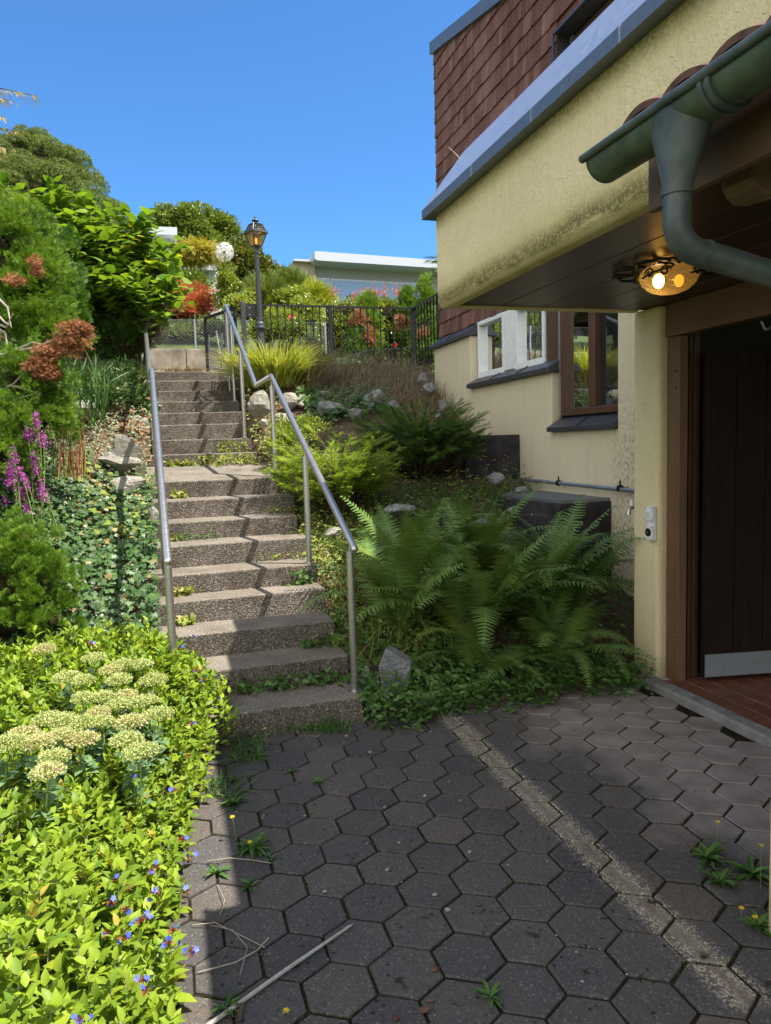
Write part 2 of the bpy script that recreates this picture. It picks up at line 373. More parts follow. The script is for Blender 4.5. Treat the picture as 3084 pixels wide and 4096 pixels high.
M['lf_weedlit'] = mat_leaf('bright_weed_leaf', (.14, .20, .03), (.30, .36, .06), .35, .5, (.45, .36, .16), .85)
M['lf_grass'] = mat_leaf('lime_grass_blade', (.22, .28, .03), (.46, .50, .11), .3, .45, (.52, .42, .2), .93)
M['lf_drygrass'] = mat_leaf('dry_grass_blade', (.15, .12, .075), (.36, .29, .19), .25, .7)
M['lf_redgrass'] = mat_leaf('red_grass_blade', (.20, .28, .06), (.36, .34, .10), .35, .5, (.36, .03, .05), .5)
M['lf_hedge'] = mat_leaf('glossy_hedge_leaf', (.10, .16, .02), (.28, .34, .05), .25, .3, (.50, .48, .14), .93)
M['lf_hedge_red'] = mat_leaf('red_shoot_leaf', (.42, .10, .09), (.60, .22, .18), .35, .4)
M['lf_gold'] = mat_leaf('golden_conifer_spray', (.20, .26, .02), (.46, .48, .03), .35, .5)
M['lf_olive'] = mat_leaf('olive_conifer_spray', (.085, .13, .016), (.20, .25, .03), .3, .5)
M['lf_tree'] = mat_leaf('walnut_leaf', (.085, .13, .022), (.20, .26, .045), .3, .35)
M['lf_tree_dark'] = mat_leaf('dark_tree_leaf', (.055, .085, .016), (.13, .16, .026), .3, .35, (.24, .15, .03), .9)
M['lf_maple'] = mat_leaf('red_maple_leaf', (.26, .065, .03), (.46, .17, .05), .4, .5, (.62, .09, .12), .82)
M['lf_yellowshrub'] = mat_leaf('yellow_shrub_leaf', (.26, .24, .025), (.46, .38, .05), .35, .5)
M['lf_blue_spruce'] = mat_leaf('blue_spruce_needle', (.05, .09, .06), (.16, .22, .13), .2, .5)
M['lf_larch'] = mat_leaf('feathery_leaf', (.13, .14, .06), (.30, .28, .12), .3, .5, (.50, .36, .10), .8)
M['seed'] = mat_plain('white_wire', (.78, .78, .76), .5, 0, .05, 20, 0)
M['stem_green'] = mat_plain('green_stem', (.22, .30, .06), .6, 0, .2, 20, 0)

# ------------------------------------------------------------------ object helpers
def tag(o, label=None, cat=None, group=None, kind=None):
    if label: o['label'] = label
    if cat: o['category'] = cat
    if group: o['group'] = group
    if kind: o['kind'] = kind
    return o

def thing(name, loc, label, cat, group=None, rz=0):
    o = bpy.data.objects.new(name, None); COL.objects.link(o)
    o.location = loc; o.rotation_euler = (0, 0, rz); o.empty_display_size = .05
    return tag(o, label, cat, group)

def link(name, me, parent=None, keep=True):
    o = bpy.data.objects.new(name, me); COL.objects.link(o)
    if parent is not None:
        o.parent = parent
        if keep:            # geometry was given in world coordinates
            par = parent; loc = Vector((0, 0, 0))
            mw = Matrix.Identity(4)
            chain = []
            while par is not None: chain.append(par); par = par.parent
            for p in reversed(chain):
                mw = mw @ p.matrix_parent_inverse @ (Matrix.LocRotScale(p.location, p.rotation_euler, p.scale))
            o.matrix_parent_inverse = mw.inverted()
    return o

class MB:
    """collects polygons; build() links them as one mesh object"""
    def __init__(s): s.v = []; s.f = []; s.t = []
    def add(s, vs, fs, tint=.5):
        b = len(s.v); s.v += [tuple(map(float, q)) for q in vs]
        s.f += [tuple(i + b for i in f) for f in fs]; s.t += [tint] * len(vs); return s
    def box(s, x0, x1, y0, y1, z0, z1, tint=.5):
        return s.add([(x0, y0, z0), (x1, y0, z0), (x1, y1, z0), (x0, y1, z0), (x0, y0, z1), (x1, y0, z1), (x1, y1, z1), (x0, y1, z1)],
                     [(0, 3, 2, 1), (4, 5, 6, 7), (0, 1, 5, 4), (1, 2, 6, 5), (2, 3, 7, 6), (3, 0, 4, 7)], tint)
    def hexa(s, p, tint=.5):
        return s.add(p, [(0, 3, 2, 1), (4, 5, 6, 7), (0, 1, 5, 4), (1, 2, 6, 5), (2, 3, 7, 6), (3, 0, 4, 7)], tint)
    def prism(s, poly, axis, a, b, tint=.5):
        """poly: 2-D outline in the two other axes, swept from a to b along axis"""
        n = len(poly)
        def pt(q, t):
            return {'x': (t, q[0], q[1]), 'y': (q[0], t, q[1]), 'z': (q[0], q[1], t)}[axis]
        vs = [pt(q, a) for q in poly] + [pt(q, b) for q in poly]
        fs = [tuple(range(n))[::-1], tuple(range(n, 2 * n))] + [(i, (i + 1) % n, (i + 1) % n + n, i + n) for i in range(n)]
        return s.add(vs, fs, tint)
    def tube(s, pts, r, n=10, caps=True, tint=.5):
        P = [Vector(p) for p in pts]; R = r if hasattr(r, '__len__') else [r] * len(P)
        T = [(P[min(i + 1, len(P) - 1)] - P[max(i - 1, 0)]).normalized() for i in range(len(P))]
        a = Vector((0, 0, 1)) if abs(T[0].z) < .9 else Vector((1, 0, 0))
        N = (a - T[0] * a.dot(T[0])).normalized(); vs = []
        for p, t, q in zip(P, T, R):
            N = (N - t * N.dot(t)).normalized(); B = t.cross(N)
            for k in range(n):
                w = 2 * PI * k / n; vs.append(p + (N * math.cos(w) + B * math.sin(w)) * q)
        fs = [(i * n + k, i * n + (k + 1) % n, (i + 1) * n + (k + 1) % n, (i + 1) * n + k) for i in range(len(P) - 1) for k in range(n)]
        if caps: fs += [tuple(range(n))[::-1], tuple(range((len(P) - 1) * n, len(P) * n))]
        return s.add(vs, fs, tint)
    def lathe(s, prof, c, n=20, tint=.5):
        """prof: (radius, z) from bottom to top round the vertical through c"""
        vs = [(c[0] + r * math.cos(2 * PI * k / n), c[1] + r * math.sin(2 * PI * k / n), c[2] + z) for r, z in prof for k in range(n)]
        fs = [(i * n + k, i * n + (k + 1) % n, (i + 1) * n + (k + 1) % n, (i + 1) * n + k) for i in range(len(prof) - 1) for k in range(n)]
        fs += [tuple(range(n))[::-1], tuple(range((len(prof) - 1) * n, len(prof) * n))]
        return s.add(vs, fs, tint)
    def build(s, name, mat, parent=None, smooth=False, bevel=0, seg=2):
        me = bpy.data.meshes.new(name); me.from_pydata(s.v, [], s.f)
        at_ = me.attributes.new('tint', 'FLOAT', 'POINT'); at_.data.foreach_set('value', s.t)
        me.materials.append(M[mat] if isinstance(mat, str) else mat)
        if bevel or not smooth:
            bm = bmesh.new(); bm.from_mesh(me); bmesh.ops.recalc_face_normals(bm, faces=bm.faces); bm.to_mesh(me); bm.free()
        if smooth: me.polygons.foreach_set('use_smooth', [True] * len(me.polygons))
        o = link(name, me, parent)
        if bevel:
            b = o.modifiers.new('bevel', 'BEVEL'); b.width = bevel; b.segments = seg; b.limit_method = 'ANGLE'; b.angle_limit = math.radians(40)
        if smooth:
            try: me.set_sharp_from_angle(angle=math.radians(50))
            except Exception: pass
        return o

# ---- scattered leaves -------------------------------------------------
def fold(half, mid):
    pass
def tmpl(vs, fs): return (np.array(vs, float), fs)
T_OVATE = tmpl([(0, 0, 0), (.34, 0, 0), (.7, 0, -.03), (1, 0, -.13), (.26, .40, .10), (.62, .36, .05), (.26, -.40, .10), (.62, -.36, .05), (.08, .15, .05), (.08, -.15, .05)],
               [(0, 1, 4, 8), (1, 2, 5, 4), (2, 3, 5), (0, 9, 6, 1), (1, 6, 7, 2), (2, 7, 3)])
T_HEART = tmpl([(.0, 0, 0), (.35, 0, 0), (.72, 0, -.06), (1.05, 0, -.22), (-.06, .26, .06), (.22, .50, .10), (.62, .34, .02), (-.06, -.26, .06), (.22, -.50, .10), (.62, -.34, .02)],
               [(0, 1, 5, 4), (1, 2, 6, 5), (2, 3, 6), (0, 7, 8, 1), (1, 8, 9, 2), (2, 9, 3)])
T_IVY = tmpl([(.3, 0, .03), (0, 0, 0), (-.12, .2, 0), (.08, .5, -.06), (.34, .28, 0), (.66, .42, -.05), (.68, .16, 0), (1, 0, -.08), (.68, -.16, 0), (.66, -.42, -.05), (.34, -.28, 0), (.08, -.5, -.06), (-.12, -.2, 0)],
             [(0, 1, 2, 3), (0, 3, 4), (0, 4, 5, 6), (0, 6, 7), (0, 7, 8), (0, 8, 9, 10), (0, 10, 11), (0, 11, 12, 1)])
T_SMALL = tmpl([(0, 0, 0), (.5, .36, .08), (1, 0, -.05), (.5, -.36, .08), (.5, 0, 0)], [(0, 4, 1), (4, 2, 1), (0, 3, 4), (4, 3, 2)])
def _spray(n, w, tipw, curve=.0, side=.55):
    vs = [(0, .02, 0), (0, -.02, 0), (1, 0, -.12 - curve)]; fs = [(0, 1, 2)]
    for i in range(n):
        t = (i + .4) / n * .86
        for sgn in (1, -1):
            l = side * (1 - t * .75); b = len(vs); z = -.12 * t * t - curve * t * t
            vs += [(t, 0, z), (t + l * .5, sgn * l * .42 + sgn * w * .5, z + .03), (t + l * .95, sgn * l * .80, z - .05), (t + l * .62, sgn * l * .36 - sgn * w * .2, z + .01)]
            fs.append((b, b + 1, b + 2, b + 3))
    return tmpl(vs, fs)
T_SPRAY = _spray(3, .12, 0)
T_JUNI = _spray(6, .05, 0, .15, .34)
T_FEATHER = _spray(9, .03, 0, .1, .30)
def _tuft(n, seed, up=.35):
    r = random.Random(seed); vs = []; fs = []
    for i in range(n):
        a = 2 * PI * i / n + r.random(); e = r.uniform(-.1, 1.2)
        d = Vector((math.cos(e) * math.cos(a), math.cos(e) * math.sin(a), math.sin(e))); q = d.orthogonal().normalized() * .055
        b = len(vs); vs += [d * .05 + q, d * .05 - q, d * r.uniform(.7, 1)]; fs.append((b, b + 1, b + 2))
    return tmpl([tuple(v) for v in vs], fs)
T_TUFT = _tuft(9, 3)
T_PALM = tmpl([(0, 0, 0)] + [q for k in range(5) for a in [(-1.1 + .55 * k)] for q in
              ((.38 * math.cos(a) - .05 * math.sin(a) * 1, .38 * math.sin(a) + .07 * math.cos(a), .02), (math.cos(a) * (1 - .12 * abs(k - 2)), math.sin(a) * (1 - .12 * abs(k - 2)), -.1), (.38 * math.cos(a) + .05 * math.sin(a), .38 * math.sin(a) - .07 * math.cos(a), .02))],
              [(0, 1 + 3 * k, 2 + 3 * k, 3 + 3 * k) for k in range(5)])

def nrm(a): return a / np.maximum(np.linalg.norm(a, axis=1, keepdims=True), 1e-9)

class Leaves:
    """many leaf-sized faces collected in arrays and built as one mesh"""
    def __init__(s): s.V = []; s.F = []; s.T = []; s.n = 0
    def add(s, P, D, N, L, W, T, tint):
        P = np.asarray(P, float); n = len(P)
        if n == 0: return s
        D = nrm(np.asarray(D, float)); N = np.asarray(N, float); N = nrm(N - D * (N * D).sum(1, keepdims=True) + 1e-6); B = np.cross(N, D)
        L = np.broadcast_to(np.asarray(L, float), (n,))[:, None, None]; W_ = np.broadcast_to(np.asarray(W, float), (n,))[:, None, None]
        tv, tf = T; k = len(tv)
        V = P[:, None] + D[:, None] * (tv[None, :, :1] * L) + B[:, None] * (tv[None, :, 1:2] * W_) + N[:, None] * (tv[None, :, 2:3] * L)
        s.V.append(V.reshape(-1, 3)); s.T.append(np.repeat(np.broadcast_to(np.asarray(tint, float), (n,)), k))
        s.F.append((n, k, tf, s.n)); s.n += n * k; return s
    def blades(s, P, D, bend, L, w, tint, seg=4):
        """grass blades: strips that rise along D and bend over sideways"""
        P = np.asarray(P, float); n = len(P); D = nrm(np.asarray(D, float)); L = np.broadcast_to(L, (n,)).astype(float); bend = np.asarray(bend, float)
        side = nrm(np.cross(D, bend + 1e-6)); vs = []
        for i in range(seg + 1):
            t = i / seg; c = P + D * (L * (t - .18 * t * t * np.linalg.norm(bend, axis=1)))[:, None] + bend * (L * t * t)[:, None] - np.array([0, 0, 1.]) * (L * np.linalg.norm(bend, axis=1) ** 2 * t ** 3 * .35)[:, None]
            ww = w * (1 - t ** 1.6) * (.55 + .45 * min(1, t * 4)) + w * .04
            vs += [c + side * (ww if np.isscalar(ww) else ww[:, None]), c - side * (ww if np.isscalar(ww) else ww[:, None])]
        V = np.stack(vs, 1); k = V.shape[1]
        fs = [(2 * i, 2 * i + 1, 2 * i + 3, 2 * i + 2) for i in range(seg)]
        s.V.append(V.reshape(-1, 3)); s.T.append(np.repeat(np.broadcast_to(np.asarray(tint, float), (n,)), k)); s.F.append((n, k, fs, s.n)); s.n += n * k; return s
    def mesh(s, name, mat, smooth=False):
        V = np.concatenate(s.V); T = np.concatenate(s.T); loops = []; tot = []
        for n, k, tf, base in s.F:
            flat = np.array([i for f in tf for i in f]); ln = np.array([len(f) for f in tf])
            loops.append((flat[None] + (np.arange(n) * k)[:, None] + base).ravel()); tot.append(np.tile(ln, n))
        loops = np.concatenate(loops).astype(np.int32); tot = np.concatenate(tot).astype(np.int32)
        me = bpy.data.meshes.new(name); me.vertices.add(len(V)); me.vertices.foreach_set('co', V.astype(np.float32).ravel())
        me.loops.add(len(loops)); me.loops.foreach_set('vertex_index', loops)
        me.polygons.add(len(tot)); me.polygons.foreach_set('loop_start', (np.cumsum(tot) - tot).astype(np.int32))
        try: me.polygons.foreach_set('loop_total', tot)
        except Exception: pass
        me.update(calc_edges=True)
        a = me.attributes.new('tint', 'FLOAT', 'POINT'); a.data.foreach_set('value', T.astype(np.float32))
        me.polygons.foreach_set('use_smooth', np.ones(len(tot), bool) if smooth else np.zeros(len(tot), bool))
        me.materials.append(M[mat]); return me
    def build(s, name, mat, parent=None, smooth=True):
        return link(name, s.mesh(name, mat, smooth), parent)

def sphere_pts(n, up=-1.):
    d = nrm(RN.normal(size=(int(n * 2.6) + 8, 3))); d = d[d[:, 2] > up][:n]; return d

def lumps(c, rad, k, size, up=-.7, seed=None, front=None):
    """k blobs spread over the ellipsoid c, rad; returns their centres and sizes"""
    d = sphere_pts(k, up); k = len(d); c = np.array(c); rad = np.array(rad)
    u = RN.uniform(.5, 1.06, (k, 1)); return c + d * rad * u, RN.uniform(.7, 1.3, k) * size

def crown(lv, c, rad, k, size, per, T, L, W, up=-.7, droop=.0, rise=.3, flat=.5, tint=(0, 1), squash=.75, jit=.5):
    """leaf clumps: blobs over an ellipsoid, each set with leaves turned outwards"""
    bc, bs = lumps(c, rad, k, size, up)
    for b, s_ in zip(bc, bs):
        n = max(3, int(per * (s_ / size) ** 2)); d = sphere_pts(n, -.55); n = len(d)
        P = b + d * s_ * np.array([1, 1, squash]) * RN.uniform(.6, 1.05, (n, 1))
        out = nrm((b - np.array(c) + 1e-4)[None])[0]
        D = nrm(d + out[None] * .5 + RN.normal(size=(n, 3)) * jit + np.array([0, 0, rise - droop]))
        N = nrm(np.array([0, 0, 1.]) * flat + d * (1 - flat) + RN.normal(size=(n, 3)) * .35)
        b0 = RN.normal() * .13
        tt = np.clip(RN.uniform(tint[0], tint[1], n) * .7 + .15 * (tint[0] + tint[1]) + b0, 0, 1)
        sc_ = RN.uniform(.65, 1.2, n); lv.add(P, D, N, L * sc_, W * sc_, T, tt)
    return bc, bs

def crown2(lv, c, rad, k, size, sub, ssize, per, T, L, W, tint=(0, 1), rise=.5, up=-.7):
    """boughs over an ellipsoid, each covered by smaller tufts set with sprays; gaps stay between the boughs"""
    d = sphere_pts(k, up); c = np.array(c); rad = np.array(rad)
    for q in d:
        u = RN.uniform(.6, 1.14); b = c + q * rad * u; s1 = size * RN.uniform(.6, 1.35); out = nrm((q / rad + [0, 0, rise * 1.2 / rad.mean()])[None])[0]; t1 = RN.normal() * .12
        e = sphere_pts(sub * 2, -1.); e = e[(e @ out) > -.25][:sub]
        for w in e:
            p = b + w * s1 * np.array([1, 1, .85]) * RN.uniform(.55, 1.05) + out * s1 * .35 * max(0, w @ out); s2 = ssize * RN.uniform(.6, 1.3); n = per; f = sphere_pts(n, -1.); n = len(f)
            P = p + f * s2 * RN.uniform(.2, .9, (n, 1)); D = nrm(w * .7 + out * .6 + f * .9 + [0, 0, rise * .6])
            sc_ = RN.uniform(.6, 1.25, n); lv.add(P, D, np.cross(D, RN.normal(size=(n, 3))), L * sc_, W * sc_, T, np.clip(RN.uniform(tint[0], tint[1], n) * .6 + .2 * (tint[0] + tint[1]) + t1 + RN.normal() * .06, 0, 1))
def conifer(name, label, ells, mat, k, size, sub, ssize, per, L, T=None, group=None, gz=None, core=.55, **kw):
    c0 = ells[0][0]; z0 = gz if gz is not None else ground_z(c0[0], c0[1]); t = thing(name, (c0[0], c0[1], z0), label, 'conifer', group); lv = Leaves(); cb = MB()
    A = sum(e[1][0] * e[1][2] for e in ells)
    for i, (c, r) in enumerate(ells):
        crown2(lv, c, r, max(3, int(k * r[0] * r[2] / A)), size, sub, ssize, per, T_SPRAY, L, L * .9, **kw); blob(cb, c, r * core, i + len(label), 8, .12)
    lv.build('foliage', mat, t); cb.build('inner_twigs', 'core', t, smooth=True); stems(t, (c0[0], c0[1], z0 - .1), [e[0] for e in ells], .03); return t

def blob(mb, c, rad, seed, n=10, rough=.18, tint=.5, flat=0):
    """an uneven closed lump (rocks, twiggy cores)"""
    r = random.Random(seed); ph = [[r.uniform(0, 6.28) for _ in range(3)] for _ in range(5)]; fr = [[r.uniform(1, 3.4) for _ in range(3)] for _ in range(5)]
    pl = [(Vector((r.gauss(0, 1), r.gauss(0, 1), r.gauss(0, 1))).normalized(), r.uniform(.52, .84)) for _ in range(flat)]
    vs = []; m_ = n * 2
    for i in range(n + 1):
        th = PI * i / n
        for j in range(m_):
            p = 2 * PI * j / m_; d = Vector((math.sin(th) * math.cos(p), math.sin(th) * math.sin(p), math.cos(th)))
            q = 1 + rough * sum(math.sin(fr[a][0] * d.x * 2 + ph[a][0]) * math.sin(fr[a][1] * d.y * 2 + ph[a][1]) * math.sin(fr[a][2] * d.z * 2 + ph[a][2]) for a in range(5))
            for nn, dd in pl:
                k_ = d.dot(nn)
                if k_ > 1e-3: q = min(q, dd / k_)
            vs.append((c[0] + d.x * q * rad[0], c[1] + d.y * q * rad[1], c[2] + d.z * q * rad[2]))
    fs = [(i * m_ + j, (i + 1) * m_ + j, (i + 1) * m_ + (j + 1) % m_, i * m_ + (j + 1) % m_) for i in range(n) for j in range(m_)]
    mb.add(vs, fs, tint)

def copy_tree(o, parent=None):
    c = o.copy(); COL.objects.link(c)
    if parent is not None: c.parent = parent
    for ch in list(o.children): copy_tree(ch, c)
    return c

def clip(x, a, b): return max(a, min(b, x))
def lerp(a, b, t): return a + (b - a) * t
def smooth(a, b, x):
    t = clip((x - a) / (b - a), 0, 1); return t * t * (3 - 2 * t)

# ------------------------------------------------------------------ the lie of the land
def stair_z(y):
    if y < 3.82: return 0
    if y < 6.23: return .144 + .4797 * (y - 3.82)
    if y < 7.15: return lerp(1.30, 1.42, (y - 6.23) / .92)
    if y < 9.48: return 1.51 + .436 * (y - 7.15)
    return 2.526
def nz(x, y, s=1.): return (math.sin(x * 3.1 * s + 1.3) * math.sin(y * 2.7 * s + .4) + .6 * math.sin(x * 6.7 * s + y * 4.1 * s) * math.sin(y * 7.3 * s - x * 2.2)) * .5
def right_z(x, y):
    z = clip(.455 * (y - 3.80), 0, 2.5); z = min(z, 2.5)
    if y < 3.8: return -.02
    return z + .05 * nz(x, y) * smooth(3.8, 4.6, y) + .10 * smooth(5.5, 7.5, y) * math.exp(-((x - 2.1) / .8) ** 2) - .02
def left_z(x, y):
    d = max(0, -x - .12)
    if y < 4.0: b = .06 + .10 * smooth(2.5, 4.0, y)
    else: b = .16
    z = b + clip(.50 * (y - 4.0), 0, 2.45) + min(.55, .34 * d) * smooth(3.9, 5.0, y)
    return z + .05 * nz(x, y) * smooth(4, 4.6, y)
def ground_z(x, y):
    if y > 11.5: return 2.5
    s = stair_z(y) - .22
    if x < -.12: z = lerp(s, left_z(x, y), smooth(-.12, -.24, x) if False else clip((-.12 - x) / .14, 0, 1))
    elif x > .86: z = lerp(s, right_z(x, y), clip((x - .86) / .14, 0, 1))
    else: z = s
    return lerp(z, 2.50, smooth(9.1, 9.75, y))

# ------------------------------------------------------------------ setting
MB().add([(-400, -400, -.3), (400, -400, -.3), (400, 400, -.3), (-400, 400, -.3)], [(0, 1, 2, 3)]).build('ground', 'hill')['kind'] = 'structure'
# bedding under the pavers
MB().box(-3.5, 2.77, -6, 4.2, -.2, -.0065).build('paving_bed', 'joint')['kind'] = 'structure'
b = MB(); s_ = .2
for j in range(-44, 9):
    for i in range(-14, 14):
        cx = .491 + s_ * i + (s_ / 2 if j % 2 else 0); cy = 2.773 + s_ * .8660254 * j
        if cx < -1.6 or cx > 2.72 or cy < -4.5 or cy > 4.05: continue
        cx += rnd.uniform(-.0016, .0016); cy += rnd.uniform(-.0016, .0016)
        rot = rnd.uniform(-.014, .014); tx, ty = rnd.uniform(-.010, .010), rnd.uniform(-.010, .010); dz = rnd.uniform(-.0022, .003)
        vs = []; RH = rnd.uniform(.1100, .1116)
        for rr, zz in ((RH, -.04), (RH, -.0085), (RH - .0012, -.0030), (RH - .0048, 0)):
            for k in range(6):
                a = PI / 2 + k * PI / 3 + rot; rj = rr * (1 + rnd.uniform(-.006, .006))
                px, py = rj * math.cos(a), rj * math.sin(a)
                vs.append((min(cx + px, 2.765), cy + py, zz + dz + px * tx + py * ty))
        fs = [(q * 6 + k, q * 6 + (k + 1) % 6, (q + 1) * 6 + (k + 1) % 6, (q + 1) * 6 + k) for q in range(3) for k in range(6)] + [tuple(range(18, 24))]
        b.add(vs, fs, rnd.random())
b.build('paving', 'paver')['kind'] = 'structure'
# garden soil as one sheet
b = MB(); xs = [-6 + .12 * i for i in range(int(9.3 / .12) + 1)] + [3.34]; xs = sorted(set(xs + [-.12, -.19, -.26, .86, .93, 1.0])); ys = [3.74 + .1 * i for i in range(80)]
vs = [(x, y, ground_z(x, y) - (.12 if y < 3.8 and x > -.2 else 0)) for y in ys for x in xs]; nx = len(xs)
b.add(vs, [(j * nx + i, j * nx + i + 1, (j + 1) * nx + i + 1, (j + 1) * nx + i) for j in range(len(ys) - 1) for i in range(nx - 1)])
b.build('garden_soil', 'soil', smooth=True)['kind'] = 'structure'
b = MB(); ys = [-3 + .15 * i for i in range(46)]; xs = [-3.4, -2.4, -1.6, -1.0, -.6, -.3, -.12, -.04]
vs = [(x + (0 if i < 7 else .10 * smooth(2.6, 3.8, y) + .03 * nz(0, y, 2)), y, (left_z(x, y) if i < 7 else -.01) - .02) for y in ys for i, x in enumerate(xs)]; nx = len(xs)
b.add(vs, [(j * nx + i, j * nx + i + 1, (j + 1) * nx + i + 1, (j + 1) * nx + i) for j in range(len(ys) - 1) for i in range(nx - 1)])
b.build('bed_soil', 'soil', smooth=True)['kind'] = 'structure'
MB().box(-14, 14, 9.6, 12.1, 2.2, 2.53).build('upper_path', 'path')['kind'] = 'structure'
b = MB(); ys = [11.9, 13, 15, 18, 22, 27, 34, 50, 90, 200]; xs = [-90, -40, -20, -10, -5, -2, 0, 1.3, 1.9, 3, 6, 10, 20, 40, 90]
def hill_z(x, y): return lerp(3.02, 2.5, smooth(1.2, 1.9, x)) + (lerp(.26, .24, smooth(1, 3, x)) * (min(y, 40) - 11.9)) + .03 * max(0, y - 40)
vs = [(x, y, hill_z(x, y)) for y in ys for x in xs]; nx = len(xs)
b.add(vs, [(j * nx + i, j * nx + i + 1, (j + 1) * nx + i + 1, (j + 1) * nx + i) for j in range(len(ys) - 1) for i in range(nx - 1)])
b.build('hillside', 'hill', smooth=True)['kind'] = 'structure'

# ------------------------------------------------------------------ the house on the right
HS = thing('stucco_house', (3.4, 4.0, 0), 'cream stucco house with brown shingled upper floor, overhanging balcony and dark entrance', 'house')
XF, XW, YA, YB, YC, YD = 3.3, 3.4, 8.657, 7.53, 5.763, 4.785
b = MB()
b.prism([(YA, .8), (YA, 2.72), (YB, 2.72), (YB, 2.14), (YC, 2.14), (YC, 1.615), (YD, 1.615), (YD, 2.9), (3.72, 2.9), (3.72, -.1), (6, -.1)], 'x', XF, 3.62)
b.box(3.625, 9, YA - .22, YA, 1.5, 6.2)
b.build('wall', 'stucco', HS, bevel=.012)
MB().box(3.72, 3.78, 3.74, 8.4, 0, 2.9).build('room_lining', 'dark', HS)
b = MB(); b.box(2.87, 3.29, 3.745, 4.0, -.05, 2.33)
b.build('pillar', 'stucco', HS, bevel=.03, seg=3)
# stepped sills of dark sheet metal
def sill(y0, y1, zf0, zf1, zb, endcap):
    q = MB(); q.prism([(3.245, zf0), (3.245, zf1), (3.405, zb), (3.405, zf0 + .01)], 'x' if False else 'y', y0, y1)
    s_o = q.build('window_sill', 'sill', HS, bevel=.003)
    for k in range(1, int(abs(y1 - y0) / .8) + 1):     # folded seams
        yy = lerp(y0, y1, k / (int(abs(y1 - y0) / .8) + 1))
        MB().hexa([(3.243, yy - .006, zf1), (3.243, yy + .006, zf1), (3.403, yy + .006, zb), (3.403, yy - .006, zb), (3.241, yy - .006, zf1 + .008), (3.241, yy + .006, zf1 + .008), (3.401, yy + .006, zb + .008), (3.401, yy - .006, zb + .008)]).build('seam', 'sill', s_o)
sill(YB - .03, YA + .03, 2.715, 2.75, 2.865, True)
sill(YC - .03, YB - .0, 2.135, 2.18, 2.265, True)
sill(YD - .0, YC - .0, 1.612, 1.65, 1.745, True)
# shingles of the upper floor, laid in courses, roof falling towards the street
def roof_z(y): return 6.36 + .2375 * (y - 8.658)
b = MB(); zc = 2.86; cr = .172; row = 0
WY0, WY1, WZ0, WZ1 = 3.55, 5.82, 3.5, 5.0
while zc < 6.4:
    y = YA + .012; r2 = random.Random(row * 13 + 5)
    while y > -1.5:
        w = r2.uniform(.055, .165); y1 = y; y0 = y - w + .004; ym = (y0 + y1) / 2
        h0 = zc + r2.uniform(-.006, .006); top = zc + cr + .02
        lim = roof_z(ym) - .06
        if h0 < lim and not (WY0 - .02 < ym < WY1 and WZ0 < zc + cr * .6 < WZ1 + .04):
            o_ = r2.uniform(.016, .024); zt = min(top, lim)
            if WY0 - .02 < ym < WY1 and zt > WZ0 and h0 < WZ0: zt = WZ0
            b.hexa([(XW - o_, y0, h0), (XW - o_ + .018, y0, h0), (XW - o_ + .018, y1, h0), (XW - o_, y1, h0), (XW - .004, y0, zt), (XW + .012, y0, zt), (XW + .012, y1, zt), (XW - .004, y1, zt)], r2.random())
        y -= w
    zc += cr; row += 1
b.build('shingle_cladding', 'shingle', HS)
b = MB()
def panel(y0, y1, z0, z1): b.add([(XW + .008, y0, z0), (XW + .008, y1, z0), (XW + .008, y1, z1 if z1 else roof_z(y1) - .05), (XW + .008, y0, z1 if z1 else roof_z(y0) - .05)], [(0, 1, 2, 3)])
panel(WY1, YA, 2.86, None); panel(-1.5, WY0, 2.86, None); panel(WY0, WY1, 2.86, WZ0); panel(WY0, WY1, WZ1, None)
b.add([(XW + .008, YA, 2.86), (9, YA, 2.86), (9, YA, 6.3), (XW + .008, YA, roof_z(YA) - .05)], [(0, 1, 2, 3)])
b.build('sheathing', 'shingle', HS)
b = MB(); b.add([(XW - .05, YA + .04, roof_z(YA) - .10), (XW - .05, -1.6, roof_z(-1.6) - .10), (XW - .05, -1.6, roof_z(-1.6) + .04), (XW - .05, YA + .04, roof_z(YA) + .04),
                 (9, YA + .04, roof_z(YA) - .10), (9, -1.6, roof_z(-1.6) - .10), (9, -1.6, roof_z(-1.6) + .04), (9, YA + .04, roof_z(YA) + .04)], [(0, 1, 2, 3), (4, 7, 6, 5), (0, 3, 7, 4), (1, 5, 6, 2), (3, 2, 6, 7), (0, 4, 5, 1)])
b.build('roof', 'zinc', HS)
# upper window in its sheet-metal reveal
b = MB(); b.box(XW - .03, 3.60, WY1 - .012, WY1 + .012, WZ0, WZ1 + .01); b.box(XW - .03, 3.60, WY0, WY1 - .012, WZ1 - .01, WZ1 + .012)
b.box(XW - .03, 3.60, WY0 - .012, WY0 + .0, WZ0, WZ1)
b.build('window_reveal', 'sill', HS)
def window(y0, y1, z0, z1, xp, mat, fw=.055, splits=(), name='window', pm='glass', deep=.05):
    fr = MB()
    fr.box(xp - deep, xp + .03, y0, y1, z0, z0 + fw); fr.box(xp - deep, xp + .03, y0, y1, z1 - fw, z1)
    fr.box(xp - deep, xp + .03, y0, y0 + fw, z0 + fw, z1 - fw); fr.box(xp - deep, xp + .03, y1 - fw, y1, z0 + fw, z1 - fw)
    for s0 in splits: fr.box(xp - deep - .004, xp + .03, s0 - fw * .8, s0 + fw * .8, z0 + fw, z1 - fw)
    f = fr.build(name, mat, HS, bevel=.006)
    e = [y0] + list(splits) + [y1]
    for a, c in zip(e[:-1], e[1:]):
        MB().add([(xp, a + fw * .8, z0 + fw * .8), (xp, c - fw * .8, z0 + fw * .8), (xp, c - fw * .8, z1 - fw * .8), (xp, a + fw * .8, z1 - fw * .8)], [(0, 1, 2, 3)]).build('pane', pm, f)
    return f
